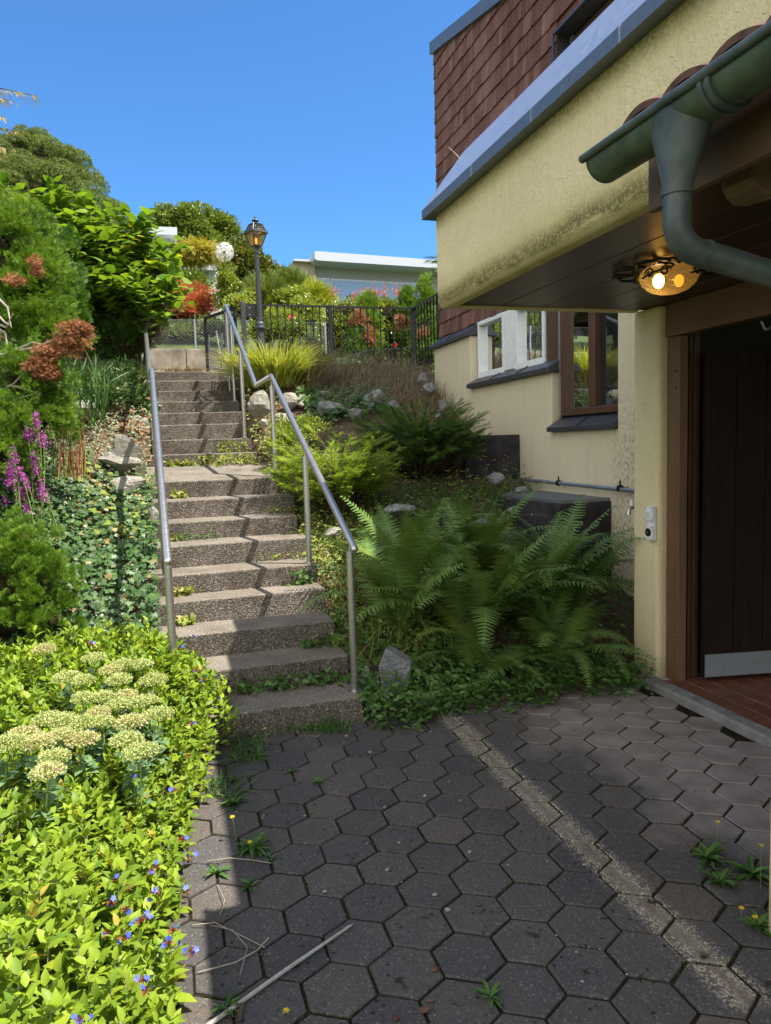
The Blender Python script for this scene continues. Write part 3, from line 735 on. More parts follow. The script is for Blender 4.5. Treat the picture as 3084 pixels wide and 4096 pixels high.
window(WY0 + .01, WY1 - .03, WZ0, WZ1 - .02, 3.59, 'brownframe', .10, (4.7,))
MB().box(3.52, 3.545, WY1 - .075, WY1 - .03, WZ0, WZ1 - .02).build('shutter_rail', 'galv', HS)
# white double window, brown post, brown double window
window(6.86, YB - .015, 2.262, 2.86, 3.435, 'white', .045, (), deep=.055)
MB().box(3.385, 3.45, 6.61, 6.86, 2.262, 2.86).build('window_post', 'white', HS, bevel=.006)
window(6.03, 6.61, 2.262, 2.86, 3.435, 'white', .045, (), deep=.055)
b = MB(); b.box(3.37, 3.44, 6.86, YB - .02, 2.24, 2.262); b.box(3.37, 3.44, 6.03, 6.60, 2.24, 2.262); b.build('drip_rail', 'white', HS)
MB().box(3.40, 3.46, YC + .02, 6.03, 2.2, 2.86).build('window_post', 'brownframe', HS, bevel=.006)
MB().box(3.385, 3.41, 7.49, 7.515, 2.25, 2.86).build('shutter_rail', 'galv', HS)
MB().box(3.36, 3.385, YC - .05, YC - .02, 1.74, 2.9).build('shutter_rail', 'galv', HS)
window(YD + .015, YC - .05, 1.745, 2.9, 3.41, 'brownframe', .062, (5.22,), deep=.05)
# overhanging balcony: stucco parapet, metal cap, boarded soffit
XP = 1.553; YE = 4.0
b = MB(); b.prism([(XP, 2.345), (XP + .03, 2.318), (XP + .095, 2.318), (XP + .095, 2.345), (XP + .2, 2.345), (XP + .2, 2.86), (XP, 2.86)], 'y', -2, YE)
b.box(XP + .2, XF - .005, YE - .16, YE, 2.345, 2.86)
b.prism([(YE, 2.345), (YE - .02, 2.318), (YE - .07, 2.318), (YE - .07, 2.345)], 'x', XP + .095, 2.868)
b.build('balcony_parapet', 'stucco', HS, bevel=.012)
b = MB(); xo, xi, zo, zt = 1.493, 1.685, 2.885, 3.16
V = [(xo, -2, 2.832), (xo, 4.06, 2.832), (xo, 4.06, zo), (xo, -2, zo), (xi, -2, zt), (xi, 3.90, zt), (9, 4.06, 2.832), (9, 4.06, zo), (9, 3.90, zt), (xi + .06, -2, zt), (xi + .06, 3.84, zt), (9, 3.84, zt), (xo + .07, -2, 2.832), (xo + .07, 3.99, 2.832), (9, 3.99, 2.832)]
b.add(V, [(0, 1, 2, 3), (3, 2, 5, 4), (1, 6, 7, 2), (2, 7, 8, 5), (4, 5, 10, 9), (5, 8, 11, 10), (0, 12, 13, 1), (1, 13, 14, 6)])
cp = b.build('cap_flashing', 'zinc', HS)
cp.data.materials.append(M['cap'])
for p in cp.data.polygons:
    if abs(p.normal.z) > .2 and p.center.z > 2.9: p.material_index = 1
for yy in (.7, 1.55, 2.15, 2.75, 3.35):
    MB().hexa([(xo - .003, yy - .004, 2.83), (xo - .003, yy + .004, 2.83), (xo, yy + .004, 2.83), (xo, yy - .004, 2.83), (xo - .003, yy - .004, zo), (xo - .003, yy + .004, zo), (xo, yy + .004, zo), (xo, yy - .004, zo)]).build('cap_seam', 'galv', cp)
b = MB()
for k in range(5):
    x0 = XP + .097 + k * .265; x1 = x0 + .259
    b.box(x0, min(x1, 2.93), -2, YE - .072, 2.33, 2.344)
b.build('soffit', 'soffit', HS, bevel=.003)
MB().box(1.75, 3.39, -2, 3.84, 2.87, 2.95).build('balcony_floor', 'concrete', HS)
# entrance: header, trim, jamb, open door, tiled hall, threshold
MB().box(2.915, 2.99, -.5, 3.742, 2.136, 2.329).build('door_header', 'header', HS, bevel=.004)
t_ = MB().box(2.93, 2.99, 3.63, 3.742, .03, 2.134).build('door_trim', 'trim', HS, bevel=.004)
for zz in (1.93, 1.83, .40, .32):
    q = MB(); q.tube([(2.932, 3.665, zz), (2.920, 3.665, zz)], [.011, .008], 12); q.build('bolt', 'trim', t_, smooth=True)
b = MB(); b.box(2.992, 3.025, 3.68, 3.742, .03, 2.16); b.box(3.025, 3.05, 3.66, 3.742, .03, 2.16); b.box(3.05, 3.09, 3.645, 3.742, .03, 2.16)
b.build('door_jamb', 'jamb', HS, bevel=.004)
dirv = Vector((.983, -.18, 0)); nv = Vector((-.18, -.983, 0)); D0 = Vector((3.07, 3.60, 0))
def dbox(a0, a1, t0, t1, z0, z1):
    p = []
    for z in (z0, z1):
        for a, t in ((a0, t0), (a1, t0), (a1, t1), (a0, t1)): q = D0 + dirv * a + nv * t; p.append((q.x, q.y, z))
    return p
b = MB()
for k in range(5): b.hexa(dbox(k * .19 + .001, k * .19 + .187, 0, .042, .065, 2.03))
dr = b.build('door', 'door', HS, bevel=.003)
MB().hexa(dbox(.005, .94, .043, .047, .075, .215)).build('kick_plate', 'kick', dr)
b = MB()
for r_ in range(26):
    x0 = 2.866 + r_ * .126; yy = -.5 - .124 * (r_ % 2)
    while yy < 3.6:
        b.box(x0, x0 + .114, max(yy, -.49), min(yy + .240, 3.68), .02, .042 + rnd.uniform(-.0006, .0006), rnd.random()); yy += .248
b.build('hall_floor', 'tile', HS, bevel=.002)
MB().box(2.862, 6, -.5, 3.74, -.05, .036).build('hall_screed', 'grout', HS)
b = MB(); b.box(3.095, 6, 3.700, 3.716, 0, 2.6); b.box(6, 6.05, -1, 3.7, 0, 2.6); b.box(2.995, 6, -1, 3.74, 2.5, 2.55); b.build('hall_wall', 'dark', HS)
b = MB(); b.tube([at(3045, 1285, y=2.9), at(3052, 1300, y=2.9), at(3058, 1315, y=2.9), at(3072, 1318, y=2.9), at(3086, 1305, y=2.9)], .006, 8); b.build('coat_hook', 'galv', HS, smooth=True)
b = MB(); b.prism([(2.768, -.05), (2.772, .034), (2.785, .046), (2.858, .05), (2.858, -.05)], 'y', -3, 3.742); b.box(2.72, 2.868, 3.744, 4.0, -.05, .02); b.build('threshold', 'curb', HS, bevel=.003)

# wall pipe, light well, slab, outlet, tap: each its own thing
t = thing('wall_pipe', (3.22, 5.2, 1.16), 'thin grey metal conduit running along the stucco wall above the metal grate', 'pipe')
b = MB(); b.tube([(3.25, 6.3, 1.172), (3.24, 5.9, 1.171), (3.235, 4.0, 1.152)], .016, 12); b.build('pipe', 'galv', t, smooth=True)
for yy in (5.55, 4.66):
    c_ = MB(); c_.tube([(3.237, yy - .012, 1.168), (3.237, yy + .012, 1.168)], .026, 12); c_.tube([(3.237, yy, 1.19), (3.237, yy, 1.225)], .007, 8); c_.tube([(3.237, yy, 1.165), (3.31, yy, 1.165)], .008, 8); c_.build('clamp', 'black', t)
t = thing('light_well', (2.98, 5.3, .6), 'black stained concrete light well with a metal grate on top, by the wall', 'light well')
GX, GY0, GY1, GZ = 2.84, 4.86, 6.0, 1.055
b = MB(); b.box(GX, GX + .09, GY0, GY1, .2, GZ); b.box(GX + .09, XF - .003, GY0, GY0 + .09, .2, GZ); b.box(GX + .09, XF - .003, GY1 - .09, GY1, .2, GZ); b.build('well_wall', 'dark_concrete', t, bevel=.008)
b = MB()
for k in range(36): b.box(GX + .03, XF - .01, GY0 + .03 + k * .0305, GY0 + .036 + k * .0305, GZ + .002, GZ + .02)
for k in range(13): b.box(GX + .03 + k * .0345, GX + .036 + k * .0345, GY0 + .02, GY1 - .02, GZ + .004, GZ + .024)
b.box(GX + .02, GX + .03, GY0 + .02, GY1 - .02, GZ + .001, GZ + .027); b.box(GX + .03, XF - .01, GY0 + .02, GY0 + .028, GZ + .001, GZ + .027)
b.build('grate', 'galv', t)
tag(MB().box(2.72, XF - .003, 6.37, 6.47, .9, 1.604).build('concrete_slab', 'dark_concrete', bevel=.008), 'upright black stained concrete slab behind the shrubs, standing against the wall', 'slab')
# outlet on the pillar
t = thing('wall_outlet', (2.87, 3.83, 1.0), 'white outdoor double box with switch and round black socket on the pillar', 'outlet')
yc = 3.79
b = MB(); b.box(2.852, 2.87, yc - .034, yc + .034, .905, 1.115); b.build('back_plate', 'plastic', t, bevel=.004)
b = MB(); b.box(2.835, 2.852, yc - .035, yc + .035, 1.025, 1.115); sw = b.build('switch_box', 'plastic', t, bevel=.006)
MB().hexa([(2.834, yc - .026, 1.045), (2.834, yc + .026, 1.045), (2.836, yc + .026, 1.045), (2.836, yc - .026, 1.045), (2.822, yc - .022, 1.085), (2.822, yc + .022, 1.085), (2.836, yc + .026, 1.10), (2.836, yc - .026, 1.10)]).build('rocker', 'plastic', sw, bevel=.002)
b = MB(); b.box(2.835, 2.852, yc - .035, yc + .035, .905, .998); so_ = b.build('socket_box', 'plastic', t, bevel=.006)
b = MB(); b.tube([(2.836, yc, .955), (2.830, yc, .955)], .026, 24); b.build('socket', 'black', so_)
b = MB(); b.tube([(2.831, yc, .955), (2.828, yc, .955)], .006, 12); b.build('pin', 'galv', so_)
for dy in (-.028, .028):
    for zz in (.914, .988, 1.034, 1.106):
        b = MB(); b.tube([(2.836, yc + dy, zz), (2.833, yc + dy, zz)], .0045, 10); b.build('screw', 'galv', sw if zz > 1 else so_)
t = thing('garden_tap', (2.86, 4.05, 1.09), 'small chrome tap stub sticking out behind the pillar', 'tap')
q = at(2522, 2030, y=4.03)
b = MB(); b.tube([(2.90, 4.03, q[2]), (q[0], 4.03, q[2]), (q[0] - .012, 4.03, q[2] - .02), (q[0] - .014, 4.03, q[2] - .045)], [.012, .012, .013, .016], 12); b.build('spout', 'steel', t, smooth=True)
b = MB(); b.box(q[0] + .005, q[0] + .02, 4.015, 4.045, q[2] + .012, q[2] + .045); b.build('handle', 'plastic', t)

b = MB(); b.tube([at(1850, 652, x=1.66), at(1832, 625, x=1.65), at(1810, 603, x=1.65), at(1792, 588, x=1.65)], [.0028, .0024, .002, .001], 5); tag(b.build('dry_stalk', 'twig'), 'thin bent plant stalk sprouting behind the metal cap against the shingles', 'stalk')
# ceiling lamp with scrolled iron and amber bowl
LC = at(2675, 1122, z=2.262); LC = np.array([LC[0], LC[1], 2.328])
t = thing('ceiling_lamp', LC, 'lit amber glass ceiling lamp in a scrolled black iron holder under the soffit', 'lamp')
b = MB(); b.lathe([(.125, -.008), (.155, -.004), (.155, 0)], LC, 28); b.build('ceiling_plate', 'iron', t)
pr = [(.012, -.128), (.05, -.124), (.09, -.108), (.12, -.080), (.132, -.052), (.128, -.030), (.112, -.012)]
b = MB(); b.lathe(pr, LC, 36); bw = b.build('glass_bowl', 'amber', t, smooth=True)
bm = bmesh.new(); bm.from_mesh(bw.data); bmesh.ops.delete(bm, geom=[f for f in bm.faces if len(f.verts) > 4 and f.calc_center_median().z > LC[2] - .05], context='FACES'); bm.to_mesh(bw.data); bm.free()
b = MB()
for k in range(8):
    a0 = k * PI / 4 + .2
    for sg in (1, -1):
        pts = []
        for i in range(15):
            u_ = i / 14; th = u_ * 2.1 * PI; rr = .060 * (1 - .62 * u_)
            cx = .205 + rr * math.cos(PI - th * .9); cy = sg * (.040 + rr * math.sin(th * .9) * .9)
            pts.append((LC[0] + cx * math.cos(a0) - cy * math.sin(a0), LC[1] + cx * math.sin(a0) + cy * math.cos(a0), LC[2] - .012 - .016 * u_))
        b.tube(pts, .0065, 6)
for k in range(4):
    a0 = k * PI / 2 + .55; pts = []
    for i in range(13):
        u_ = i / 12; rr = .15 - .005 * u_; th = a0 + .5 * math.sin(u_ * PI * 1.5); zz = -.01 - .055 * u_
        pts.append((LC[0] + rr * math.cos(th), LC[1] + rr * math.sin(th), LC[2] + zz))
    b.tube(pts, .005, 6)
    for sg in (1, -1):
        pts = []
        for i in range(12):
            u_ = i / 11; th = u_ * 2.4 * PI; r_ = .024 * (1 - .7 * u_); aa = a0 + .25 * sg
            pts.append((LC[0] + .142 * math.cos(aa) + r_ * math.cos(th) * -math.sin(aa) * sg, LC[1] + .142 * math.sin(aa) + r_ * math.cos(th) * math.cos(aa) * sg, LC[2] - .048 + r_ * math.sin(th)))
        b.tube(pts, .0045, 6)
b.build('iron_scrollwork', 'iron', t, smooth=True)
for dx, mm, rr in ((-.045, 'bulb', .026), (.045, 'bulb_dim', .022)):
    b = MB(); c_ = np.array([LC[0] + dx, LC[1] - dx * .3, LC[2] - .068]); blob(b, c_, (rr, rr, rr * 1.3), 2, 8, 0); b.build('bulb', mm, t, smooth=True)
pl = bpy.data.lights.new('lamp_light', 'POINT'); po = bpy.data.objects.new('lamp_light', pl); COL.objects.link(po); po.parent = t
po.location = (-.02, 0, -.075); pl.energy = .2; pl.color = (1., .62, .28); pl.shadow_soft_size = .03

# ------------------------------------------------------------------ tiled porch eave, gutter and downpipe, close on the right
PR = thing('porch_roof', (1.6, .9, 0), 'tiled porch eave with green copper gutter and bent downpipe on a cream pillar', 'porch roof')
GXc, GZc, GR, GYE = 1.178, 2.292, .058, 1.765
b = MB(); ring = [(GXc + GR * math.cos(PI + PI * k / 16), GZc + GR * math.sin(PI + PI * k / 16)) for k in range(17)]
inner = [(GXc + (GR - .004) * math.cos(2 * PI - PI * k / 16), GZc + (GR - .004) * math.sin(2 * PI - PI * k / 16)) for k in range(17)]
b.prism(ring + inner, 'y', -1.5, GYE)
b.prism([(x, z) for x, z in ring], 'y', GYE - .006, GYE + .001)
gt = b.build('gutter', 'copper', PR, smooth=True)
b = MB(); b.tube([(GXc - GR - .004, -1.5, GZc + .004), (GXc - GR - .004, GYE + .012, GZc + .004)], .011, 12); b.build('bead', 'pipe', gt, smooth=True)
b = MB()
for k in range(17):
    a = PI + PI * k / 16
for yy in (1.30,):
    rr_ = [(GXc + (GR + .0005) * math.cos(PI + PI * k / 16), GZc + (GR + .0005) * math.sin(PI + PI * k / 16)) for k in range(17)]
    ro_ = [(GXc + (GR + .008) * math.cos(2 * PI - PI * k / 16), GZc + (GR + .008) * math.sin(2 * PI - PI * k / 16)) for k in range(17)]
    b.prism(rr_ + ro_, 'y', yy, yy + .012); b.prism(rr_ + ro_, 'y', yy + .022, yy + .034)
    ro2 = [(GXc + (GR + .004) * math.cos(2 * PI - PI * k / 16), GZc + (GR + .004) * math.sin(2 * PI - PI * k / 16)) for k in range(17)]
    b.prism(rr_ + ro2, 'y', yy + .012, yy + .022)
b.build('bracket', 'pipe', PR, smooth=True)
# funnel from gutter to pipe
b = MB(); n = 28; vs = []; FY = 1.455
pc = at(2708, 775, y=FY)
for i in range(9):
    u_ = i / 8; w = min(1, u_ * 1.12) ** .9; zz = lerp(GZc - .004, pc[2] + .0, u_)
    rx = lerp(GR * 1.05, .0335, w); ry = lerp(.105, .0335, w); cx = lerp(GXc, pc[0], u_)
    for k in range(n): a = 2 * PI * k / n; vs.append((cx + rx * math.cos(a), FY + ry * math.sin(a), zz + 0))
b.add(vs, [(i * n + k, i * n + (k + 1) % n, (i + 1) * n + (k + 1) % n, (i + 1) * n + k) for i in range(8) for k in range(n)])
b.build('outlet_funnel', 'pipe', PR, smooth=True)
b = MB(); px, pz = pc[0], pc[2]; pts = [(px, FY, pz + .02), (px, FY, pz - .06)]
for k in range(1, 9):
    a = k / 8 * math.radians(78); pts.append((px + .07 * (1 - math.cos(a)), FY, pz - .06 - .07 * math.sin(a)))
lx, lz = pts[-1][0], pts[-1][2]; pts += [(lx + .06, FY, lz - .011), (lx + .5, FY + .02, lz - .09)]
b.tube(pts, .0315, 24); dp = b.build('downpipe', 'pipe', PR, smooth=True)
b = MB()
b.tube([(px, FY, pz + .012), (px, FY, pz - .004)], [.036, .035], 24); b.tube([(lx + .02, FY, lz - .003), (lx + .026, FY, lz - .0045)], .0332, 24); b.build('pipe_collar', 'pipe', dp, smooth=True)
# curved clay tiles peeping over the gutter
for k in range(14):
    yy = 1.63 - k * .152; b = MB(); pr = []
    for i in range(13): u_ = i / 12; pr.append((yy + .025 - .175 * u_, .034 * math.sin(PI * min(1, u_ * 1.02)) ** .8 * (1 - .35 * u_) + .004))
    lo = [(y_, h - .017) for y_, h in pr[::-1]]
    prof = pr + lo; vs = []
    for xx, zz in ((1.15, 2.322), (2.6, 2.322 + 1.45 * .42)):
        vs += [(xx, y_, zz + h) for y_, h in prof]
    nn = len(prof); b.add(vs, [tuple(range(nn))[::-1], tuple(range(nn, 2 * nn))] + [(i, (i + 1) % nn, (i + 1) % nn + nn, i + nn) for i in range(nn)], rnd.random())
    b.build('roof_tile', 'clay', PR)
MB().box(1.30, 1.325, -1.5, 1.745, 2.158, 2.335).build('fascia_board', 'fascia', PR, bevel=.004)
b = MB(); b.add([(1.325, -1.5, 2.33), (1.325, 1.74, 2.33), (2.7, 1.74, 2.33 + 1.375 * .42), (2.7, -1.5, 2.33 + 1.375 * .42), (1.325, -1.5, 2.30), (1.325, 1.74, 2.30), (2.7, 1.74, 2.30 + 1.375 * .42), (2.7, -1.5, 2.30 + 1.375 * .42)], [(0, 1, 2, 3), (4, 7, 6, 5), (0, 4, 5, 1), (1, 5, 6, 2), (2, 6, 7, 3), (3, 7, 4, 0)]); b.build('roof_deck', 'fascia', PR)
for yy in (1.50, .85, .2):
    b = MB(); b.prism([(1.37, 2.155), (1.385, 2.135), (1.41, 2.12), (1.44, 2.12), (2.6, 2.48), (2.6, 2.60), (1.37, 2.29)], 'y', yy - .05, yy + .05); b.build('rafter_tail', 'fascia', PR, bevel=.008)
b = MB(); b.box(1.70, 2.05, 1.30, 1.695, -.05, 2.30); b.build('pillar', 'stucco', PR, bevel=.02)

# ------------------------------------------------------------------ garden stairs
ST = thing('garden_stairs', (.4, 3.8, 0), 'long exposed aggregate concrete garden stairs between the two steel handrails', 'stairs')
YS = [3.82, 4.13, 4.42, 4.73, 4.97, 5.29, 5.61, 5.91, 6.23, 7.15, 7.52, 7.84, 8.17, 8.50, 8.83, 9.15, 9.47]
ZS = [.145, .295, .442, .588, .722, .875, 1.013, 1.155, 1.295, 1.512, 1.655, 1.815, 1.955, 2.095, 2.24, 2.385, 2.527]
for k in range(17):
    y0 = YS[k]; y1 = (YS[k + 1] + .06) if k < 16 else 9.62
    xl, xr = (-.16 + rnd.uniform(-.02, .02), (.985, .99, .975, .985, .975, .985, .962, .99, 1.0)[k] + rnd.uniform(-.01, .01)) if k < 9 else (-.15 + rnd.uniform(-.02, .02), .845 + rnd.uniform(-.01, .01))
    z1 = ZS[k]; zb = z1 - (.17 if k else .2); b = MB(); tl = rnd.uniform(-.006, .006); j = rnd.uniform(-.012, .012)
    zr = .115 if k == 8 else 0
    n = 8; vs = []
    for i in range(n + 1):
        x = lerp(xl, xr, i / n); w = rnd.uniform(-.003, .003)
        vs += [(x, y0 + j + w + .0, zb), (x, y0 + w, z1 + tl * (i / n - .5)), (x, y1, z1 + zr + tl * (i / n - .5)), (x, y1, zb)]
    fs = [(i * 4 + q, (i + 1) * 4 + q, (i + 1) * 4 + (q + 1) % 4, i * 4 + (q + 1) % 4) for i in range(n) for q in range(4)] + [(0, 1, 2, 3), (n * 4 + 3, n * 4 + 2, n * 4 + 1, n * 4)]
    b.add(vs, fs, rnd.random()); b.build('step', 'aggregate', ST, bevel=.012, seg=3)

# ------------------------------------------------------------------ steel handrails
def handrail(label, segs, posts):
    t = thing('handrail', (segs[0][0][0], segs[0][0][1], 0), label, 'handrail', 'steel handrails of the garden stairs')
    b = MB()
    P = segs[0]
    def roundcap(a, c): a = Vector(a); c = Vector(c); d = (a - c).normalized(); return a + d * .0, [a + d * .018, a + d * .013, a + d * .004, a]
    a = Vector(P[0]); d = (a - Vector(P[1])).normalized()
    path = [a + d * .020, a + d * .016, a + d * .008, a] + [Vector(p) for p in P[1:]]
    b.tube(path, [.006, .014, .0195, .0212] + [.0212] * (len(P) - 1), 16)
    for s in segs[1:]: b.tube(s, .0212, 16)
    b.build('rail', 'steel', t, smooth=True)
    for (x, y, z0, zt) in posts:
        b = MB(); b.tube([(x, y, z0), (x, y, zt - .075)], .0212, 16)
        p = b.build('post', 'steel', t, smooth=True)
        b = MB(); b.tube([(x, y, zt - .078), (x, y, zt - .008)], .0065, 10); b.build('pin', 'steel', p, smooth=True)
        b = MB(); b.tube([(x, y, z0 - .002), (x, y, z0 + .006)], .042, 20); b.build('flange', 'steel', p, smooth=True)
    return t
A0, A1 = at(1418, 2196, y=3.82), at(1083, 1504, y=6.28); C0 = at(1022, 1542, y=6.36); C1 = at(903, 1222, y=9.13)
def on(a, c, y): return [lerp(a[i], c[i], (y - a[1]) / (c[1] - a[1])) for i in range(3)]
pr_ = []
for y, z in ((3.92, .146), (5.02, .724), (6.26, 1.298)): q = on(A0, A1, y); pr_.append((q[0] - .0, y, z, q[2]))
for y, z in ((7.56, 1.657), (8.54, 2.097), (9.12, 2.24)): q = on(C0, C1, y); pr_.append((q[0], y, z, q[2]))
handrail('brushed steel handrail with a kinked middle, beside the ferns and the lime grass', [[A0, A1], [A1, C0], [C0, C1]], pr_)
B0, B1 = at(671, 2245, y=3.86), at(606, 1482, y=6.30); E0 = at(599, 1512, y=6.36); E1 = at(576, 1255, y=9.25)
pl_ = []
for y, z in ((3.93, .05), (5.02, .60), (6.27, 1.2)): q = on(B0, B1, y); pl_.append((q[0], y, z, q[2]))
for y, z in ((7.56, 1.66), (8.54, 2.09), (9.2, 2.39)): q = on(E0, E1, y); pl_.append((q[0], y, z, q[2]))
handrail('brushed steel handrail rising past the ivy bank and the lime ground cover', [[B0, B1], [B1, E0], [E0, E1]], pl_)

# ------------------------------------------------------------------ iron fence, gate and posts at the top
FYy = 9.8
def twisted(b, x, y, z0, z1, r=.008):
    n = 14; vs = []
    for i in range(n + 1):
        u_ = i / n; z = lerp(z0, z1, u_); tw = 0 if u_ < .25 or u_ > .8 else (u_ - .25) * 18; rr = r * (1.25 if .3 < u_ < .75 and i % 2 else 1)
        for k in range(4): a = PI / 4 + k * PI / 2 + tw; vs.append((x + rr * 1.414 * math.cos(a), y + rr * 1.414 * math.sin(a), z))
    b.add(vs, [(i * 4 + k, i * 4 + (k + 1) % 4, (i + 1) * 4 + (k + 1) % 4, (i + 1) * 4 + k) for i in range(n) for k in range(4)])
t = thing('iron_fence', (2.2, FYy, 2.5), 'black wrought iron railing with twisted bars at the top of the slope', 'fence')
xL, xR = at(985, 1222, y=FYy)[0], at(1650, 1234, y=FYy)[0]; ZT = 3.43; yE = 8.74
b = MB(); b.box(xL, xR, FYy - .02, FYy + .02, ZT - .012, ZT + .010); b.box(xR - .02, xR + .02, yE, FYy - .021, ZT - .012, ZT + .010); b.build('top_rail', 'iron', t)
b = MB(); b.box(xL, xR, FYy - .014, FYy + .014, 2.60, 2.62); b.box(xR - .014, xR + .014, yE, FYy - .02, 2.60, 2.62); b.build('bottom_rail', 'iron', t)
xm = at(1322, 1300, y=FYy)[0]
for x, y in ((xm, FYy), (xR, FYy), (xR, yE)):
    b = MB(); b.box(x - .026, x + .026, y - .026, y + .026, 2.45, ZT + .02); b.build('post', 'iron', t, bevel=.003)
for k in range(1, 24):
    x = lerp(xL + .03, xR, k / 24)
    if abs(x - xm) < .04: continue
    b = MB(); twisted(b, x, FYy, 2.60, ZT - .01); b.build('baluster', 'iron', t)
for k in range(1, 9):
    b = MB(); twisted(b, xR, lerp(FYy, yE, k / 9), 2.60, ZT - .01); b.build('baluster', 'iron', t)
t = thing('gate_post', (1.08, FYy, 2.5), 'black square steel gate post with a lock box at the end of the iron railing', 'gate post')
gx = at(972, 1222, y=FYy)[0]
b = MB(); b.box(gx - .03, gx + .03, FYy - .03, FYy + .03, 2.4, ZT + .03); b.build('post', 'lamp_iron', t, bevel=.003)
b = MB(); b.box(gx + .034, gx + .16, FYy - .022, FYy + .022, 3.27, 3.41); lk = b.build('lock_box', 'iron', t, bevel=.003)
for zz in (3.295, 3.385): b = MB(); b.tube([(gx + .08, FYy - .022, zz), (gx + .08, FYy - .027, zz)], .008, 10); b.build('screw', 'galv', lk)
t = thing('gate_post', (-.26, FYy, 2.5), 'short black square gate post under the broad leaved shrub', 'gate post')
q = at(527, 1500, y=9.7); b = MB(); b.box(q[0] - .03, q[0] + .03, 9.67, 9.73, 2.3, 2.98); b.build('post', 'lamp_iron', t, bevel=.003)
# open mesh gate
t = thing('mesh_gate', (1.02, 9.95, 2.5), 'open black welded mesh garden gate with grey slanting bars', 'gate')
g0 = np.array([gx - .09, 9.93, 0]); g1 = at(818, 1275, y=10.75); g1 = np.array([g1[0], 10.75, 0]); gd = g1 - g0; gl = np.linalg.norm(gd); gd /= gl
def gp(s, z, off=0): return (g0[0] + gd[0] * s + gd[1] * off, g0[1] + gd[1] * s - gd[0] * off, z)
GZ0, GZ1 = 2.60, 3.42
b = MB()
for s0, s1, z0, z1 in ((0, gl, GZ1 - .035, GZ1), (0, gl, GZ0, GZ0 + .03), (0, .04, GZ0, GZ1), (gl - .035, gl, GZ0, GZ1)):
    b.hexa([gp(s0, z0, -.016), gp(s1, z0, -.016), gp(s1, z0, .016), gp(s0, z0, .016), gp(s0, z1, -.016), gp(s1, z1, -.016), gp(s1, z1, .016), gp(s0, z1, .016)])
b.build('frame', 'iron', t)
b = MB()
for k in range(1, 18): s = gl * k / 18; b.tube([gp(s, GZ0), gp(s, GZ1 - .03)], .0022, 4, False)
for k in range(1, 22): z = lerp(GZ0, GZ1, k / 22); b.tube([gp(0, z), gp(gl, z)], .0022, 4, False)
b.build('mesh', 'iron', t)
for k, (s, l0, l1) in enumerate(((.24, .16, .78), (.45, .10, .74), (.62, .16, .80), (.84, .06, .78))):
    z0, z1 = lerp(GZ0, GZ1, l0), lerp(GZ0, GZ1, l1); sl_ = (-.10, .07, -.10, .07)[k]
    b = MB(); b.tube([gp(s + sl_, z0 + .05, .03), gp(s, z1 - .05, .03)], .012, 10); br = b.build('gate_bar', 'galv', t, smooth=True)
    b = MB(); b.tube([gp(s + sl_ * 1.03, z0, .03), gp(s + sl_, z0 + .06, .03)], [.008, .015], 8); b.build('bar_end', 'black', br); b = MB(); b.tube([gp(s, z1 - .06, .03), gp(s - sl_ * .05, z1, .03)], [.015, .009], 8); b.build('bar_end', 'black', br)
b = MB(); b.tube([gp(-.03, 3.28), gp(.03, 3.28)], .014, 10); b.tube([gp(-.03, 2.75), gp(.03, 2.75)], .014, 10); b.build('hinge', 'iron', t)

# street lamp
LX, LY = 1.262, 9.6
t = thing('street_lamp', (LX, LY, 2.5), 'old style grey fluted garden lamp with amber lantern standing by the gate', 'street lamp')
b = MB(); b.lathe([(.062, 0), (.06, .28), (.052, .30), (.047, .33), (.047, .62), (.066, .63), (.07, .645), (.066, .66), (.058, .675), (.064, .69), (.058, .71), (.040, .73)], (LX, LY, 2.45), 20); b.build('lamp_base', 'lamp_iron', t, smooth=True)
b = MB(); n = 24; vs = []; ztop = at(1022, 985, y=LY)[2]; hh = [3.17, 3.2] + [lerp(3.2, ztop - .08, k / 5) for k in range(1, 6)]
for i, z in enumerate(hh):
    R_ = lerp(.040, .026, i / 6)
    for k in range(n): r = R_ * (1 if k % 2 else .86); vs.append((LX + r * math.cos(2 * PI * k / n), LY + r * math.sin(2 * PI * k / n), z))
b.add(vs, [(i * n + k, i * n + (k + 1) % n, (i + 1) * n + (k + 1) % n, (i + 1) * n + k) for i in range(6) for k in range(n)])
b.lathe([(.030, ztop - .09), (.034, ztop - .075), (.026, ztop - .06), (.024, ztop - .03), (.045, ztop - .012), (.05, ztop)], (LX, LY, 0), 18); b.build('lamp_post', 'lamp_iron', t, smooth=True)
za, zb = ztop, at(1022, 935, y=LY)[2]; zc_ = at(1020, 898, y=LY)[2]; w0, w1, w2 = .052, .098, .062
rot = .42
def lc(w, z, k): a = rot + PI / 4 + k * PI / 2; return (LX + w * 1.414 * math.cos(a), LY + w * 1.414 * math.sin(a), z)
b = MB()
for k in range(4):
    b.tube([lc(w0, za, k), lc(w1, zb, k)], .007, 6); b.tube([lc(w1 * 1.02, zb + .02, k), lc(w2, zc_, k)], .007, 6)
    b.tube([lc(w0, za + .004, k), lc(w0, za + .004, k + 1)], .008, 6); b.tube([lc(w2, zc_, k), lc(w2, zc_, k + 1)], .007, 6)
    b.hexa([lc(w1 - .012, zb, k), lc(w1 - .012, zb, k + 1), lc(w1 + .022, zb, k + 1), lc(w1 + .022, zb, k), lc(w1 - .012, zb + .024, k), lc(w1 - .012, zb + .024, k + 1), lc(w1 + .018, zb + .024, k + 1), lc(w1 + .018, zb + .024, k)])
b.add([lc(w0, za, k) for k in range(4)], [(0, 1, 2, 3)]); b.add([lc(w2, zc_ + .003, k) for k in range(4)], [(0, 1, 2, 3)])
lf = b.build('lantern_frame', 'lamp_iron', t)
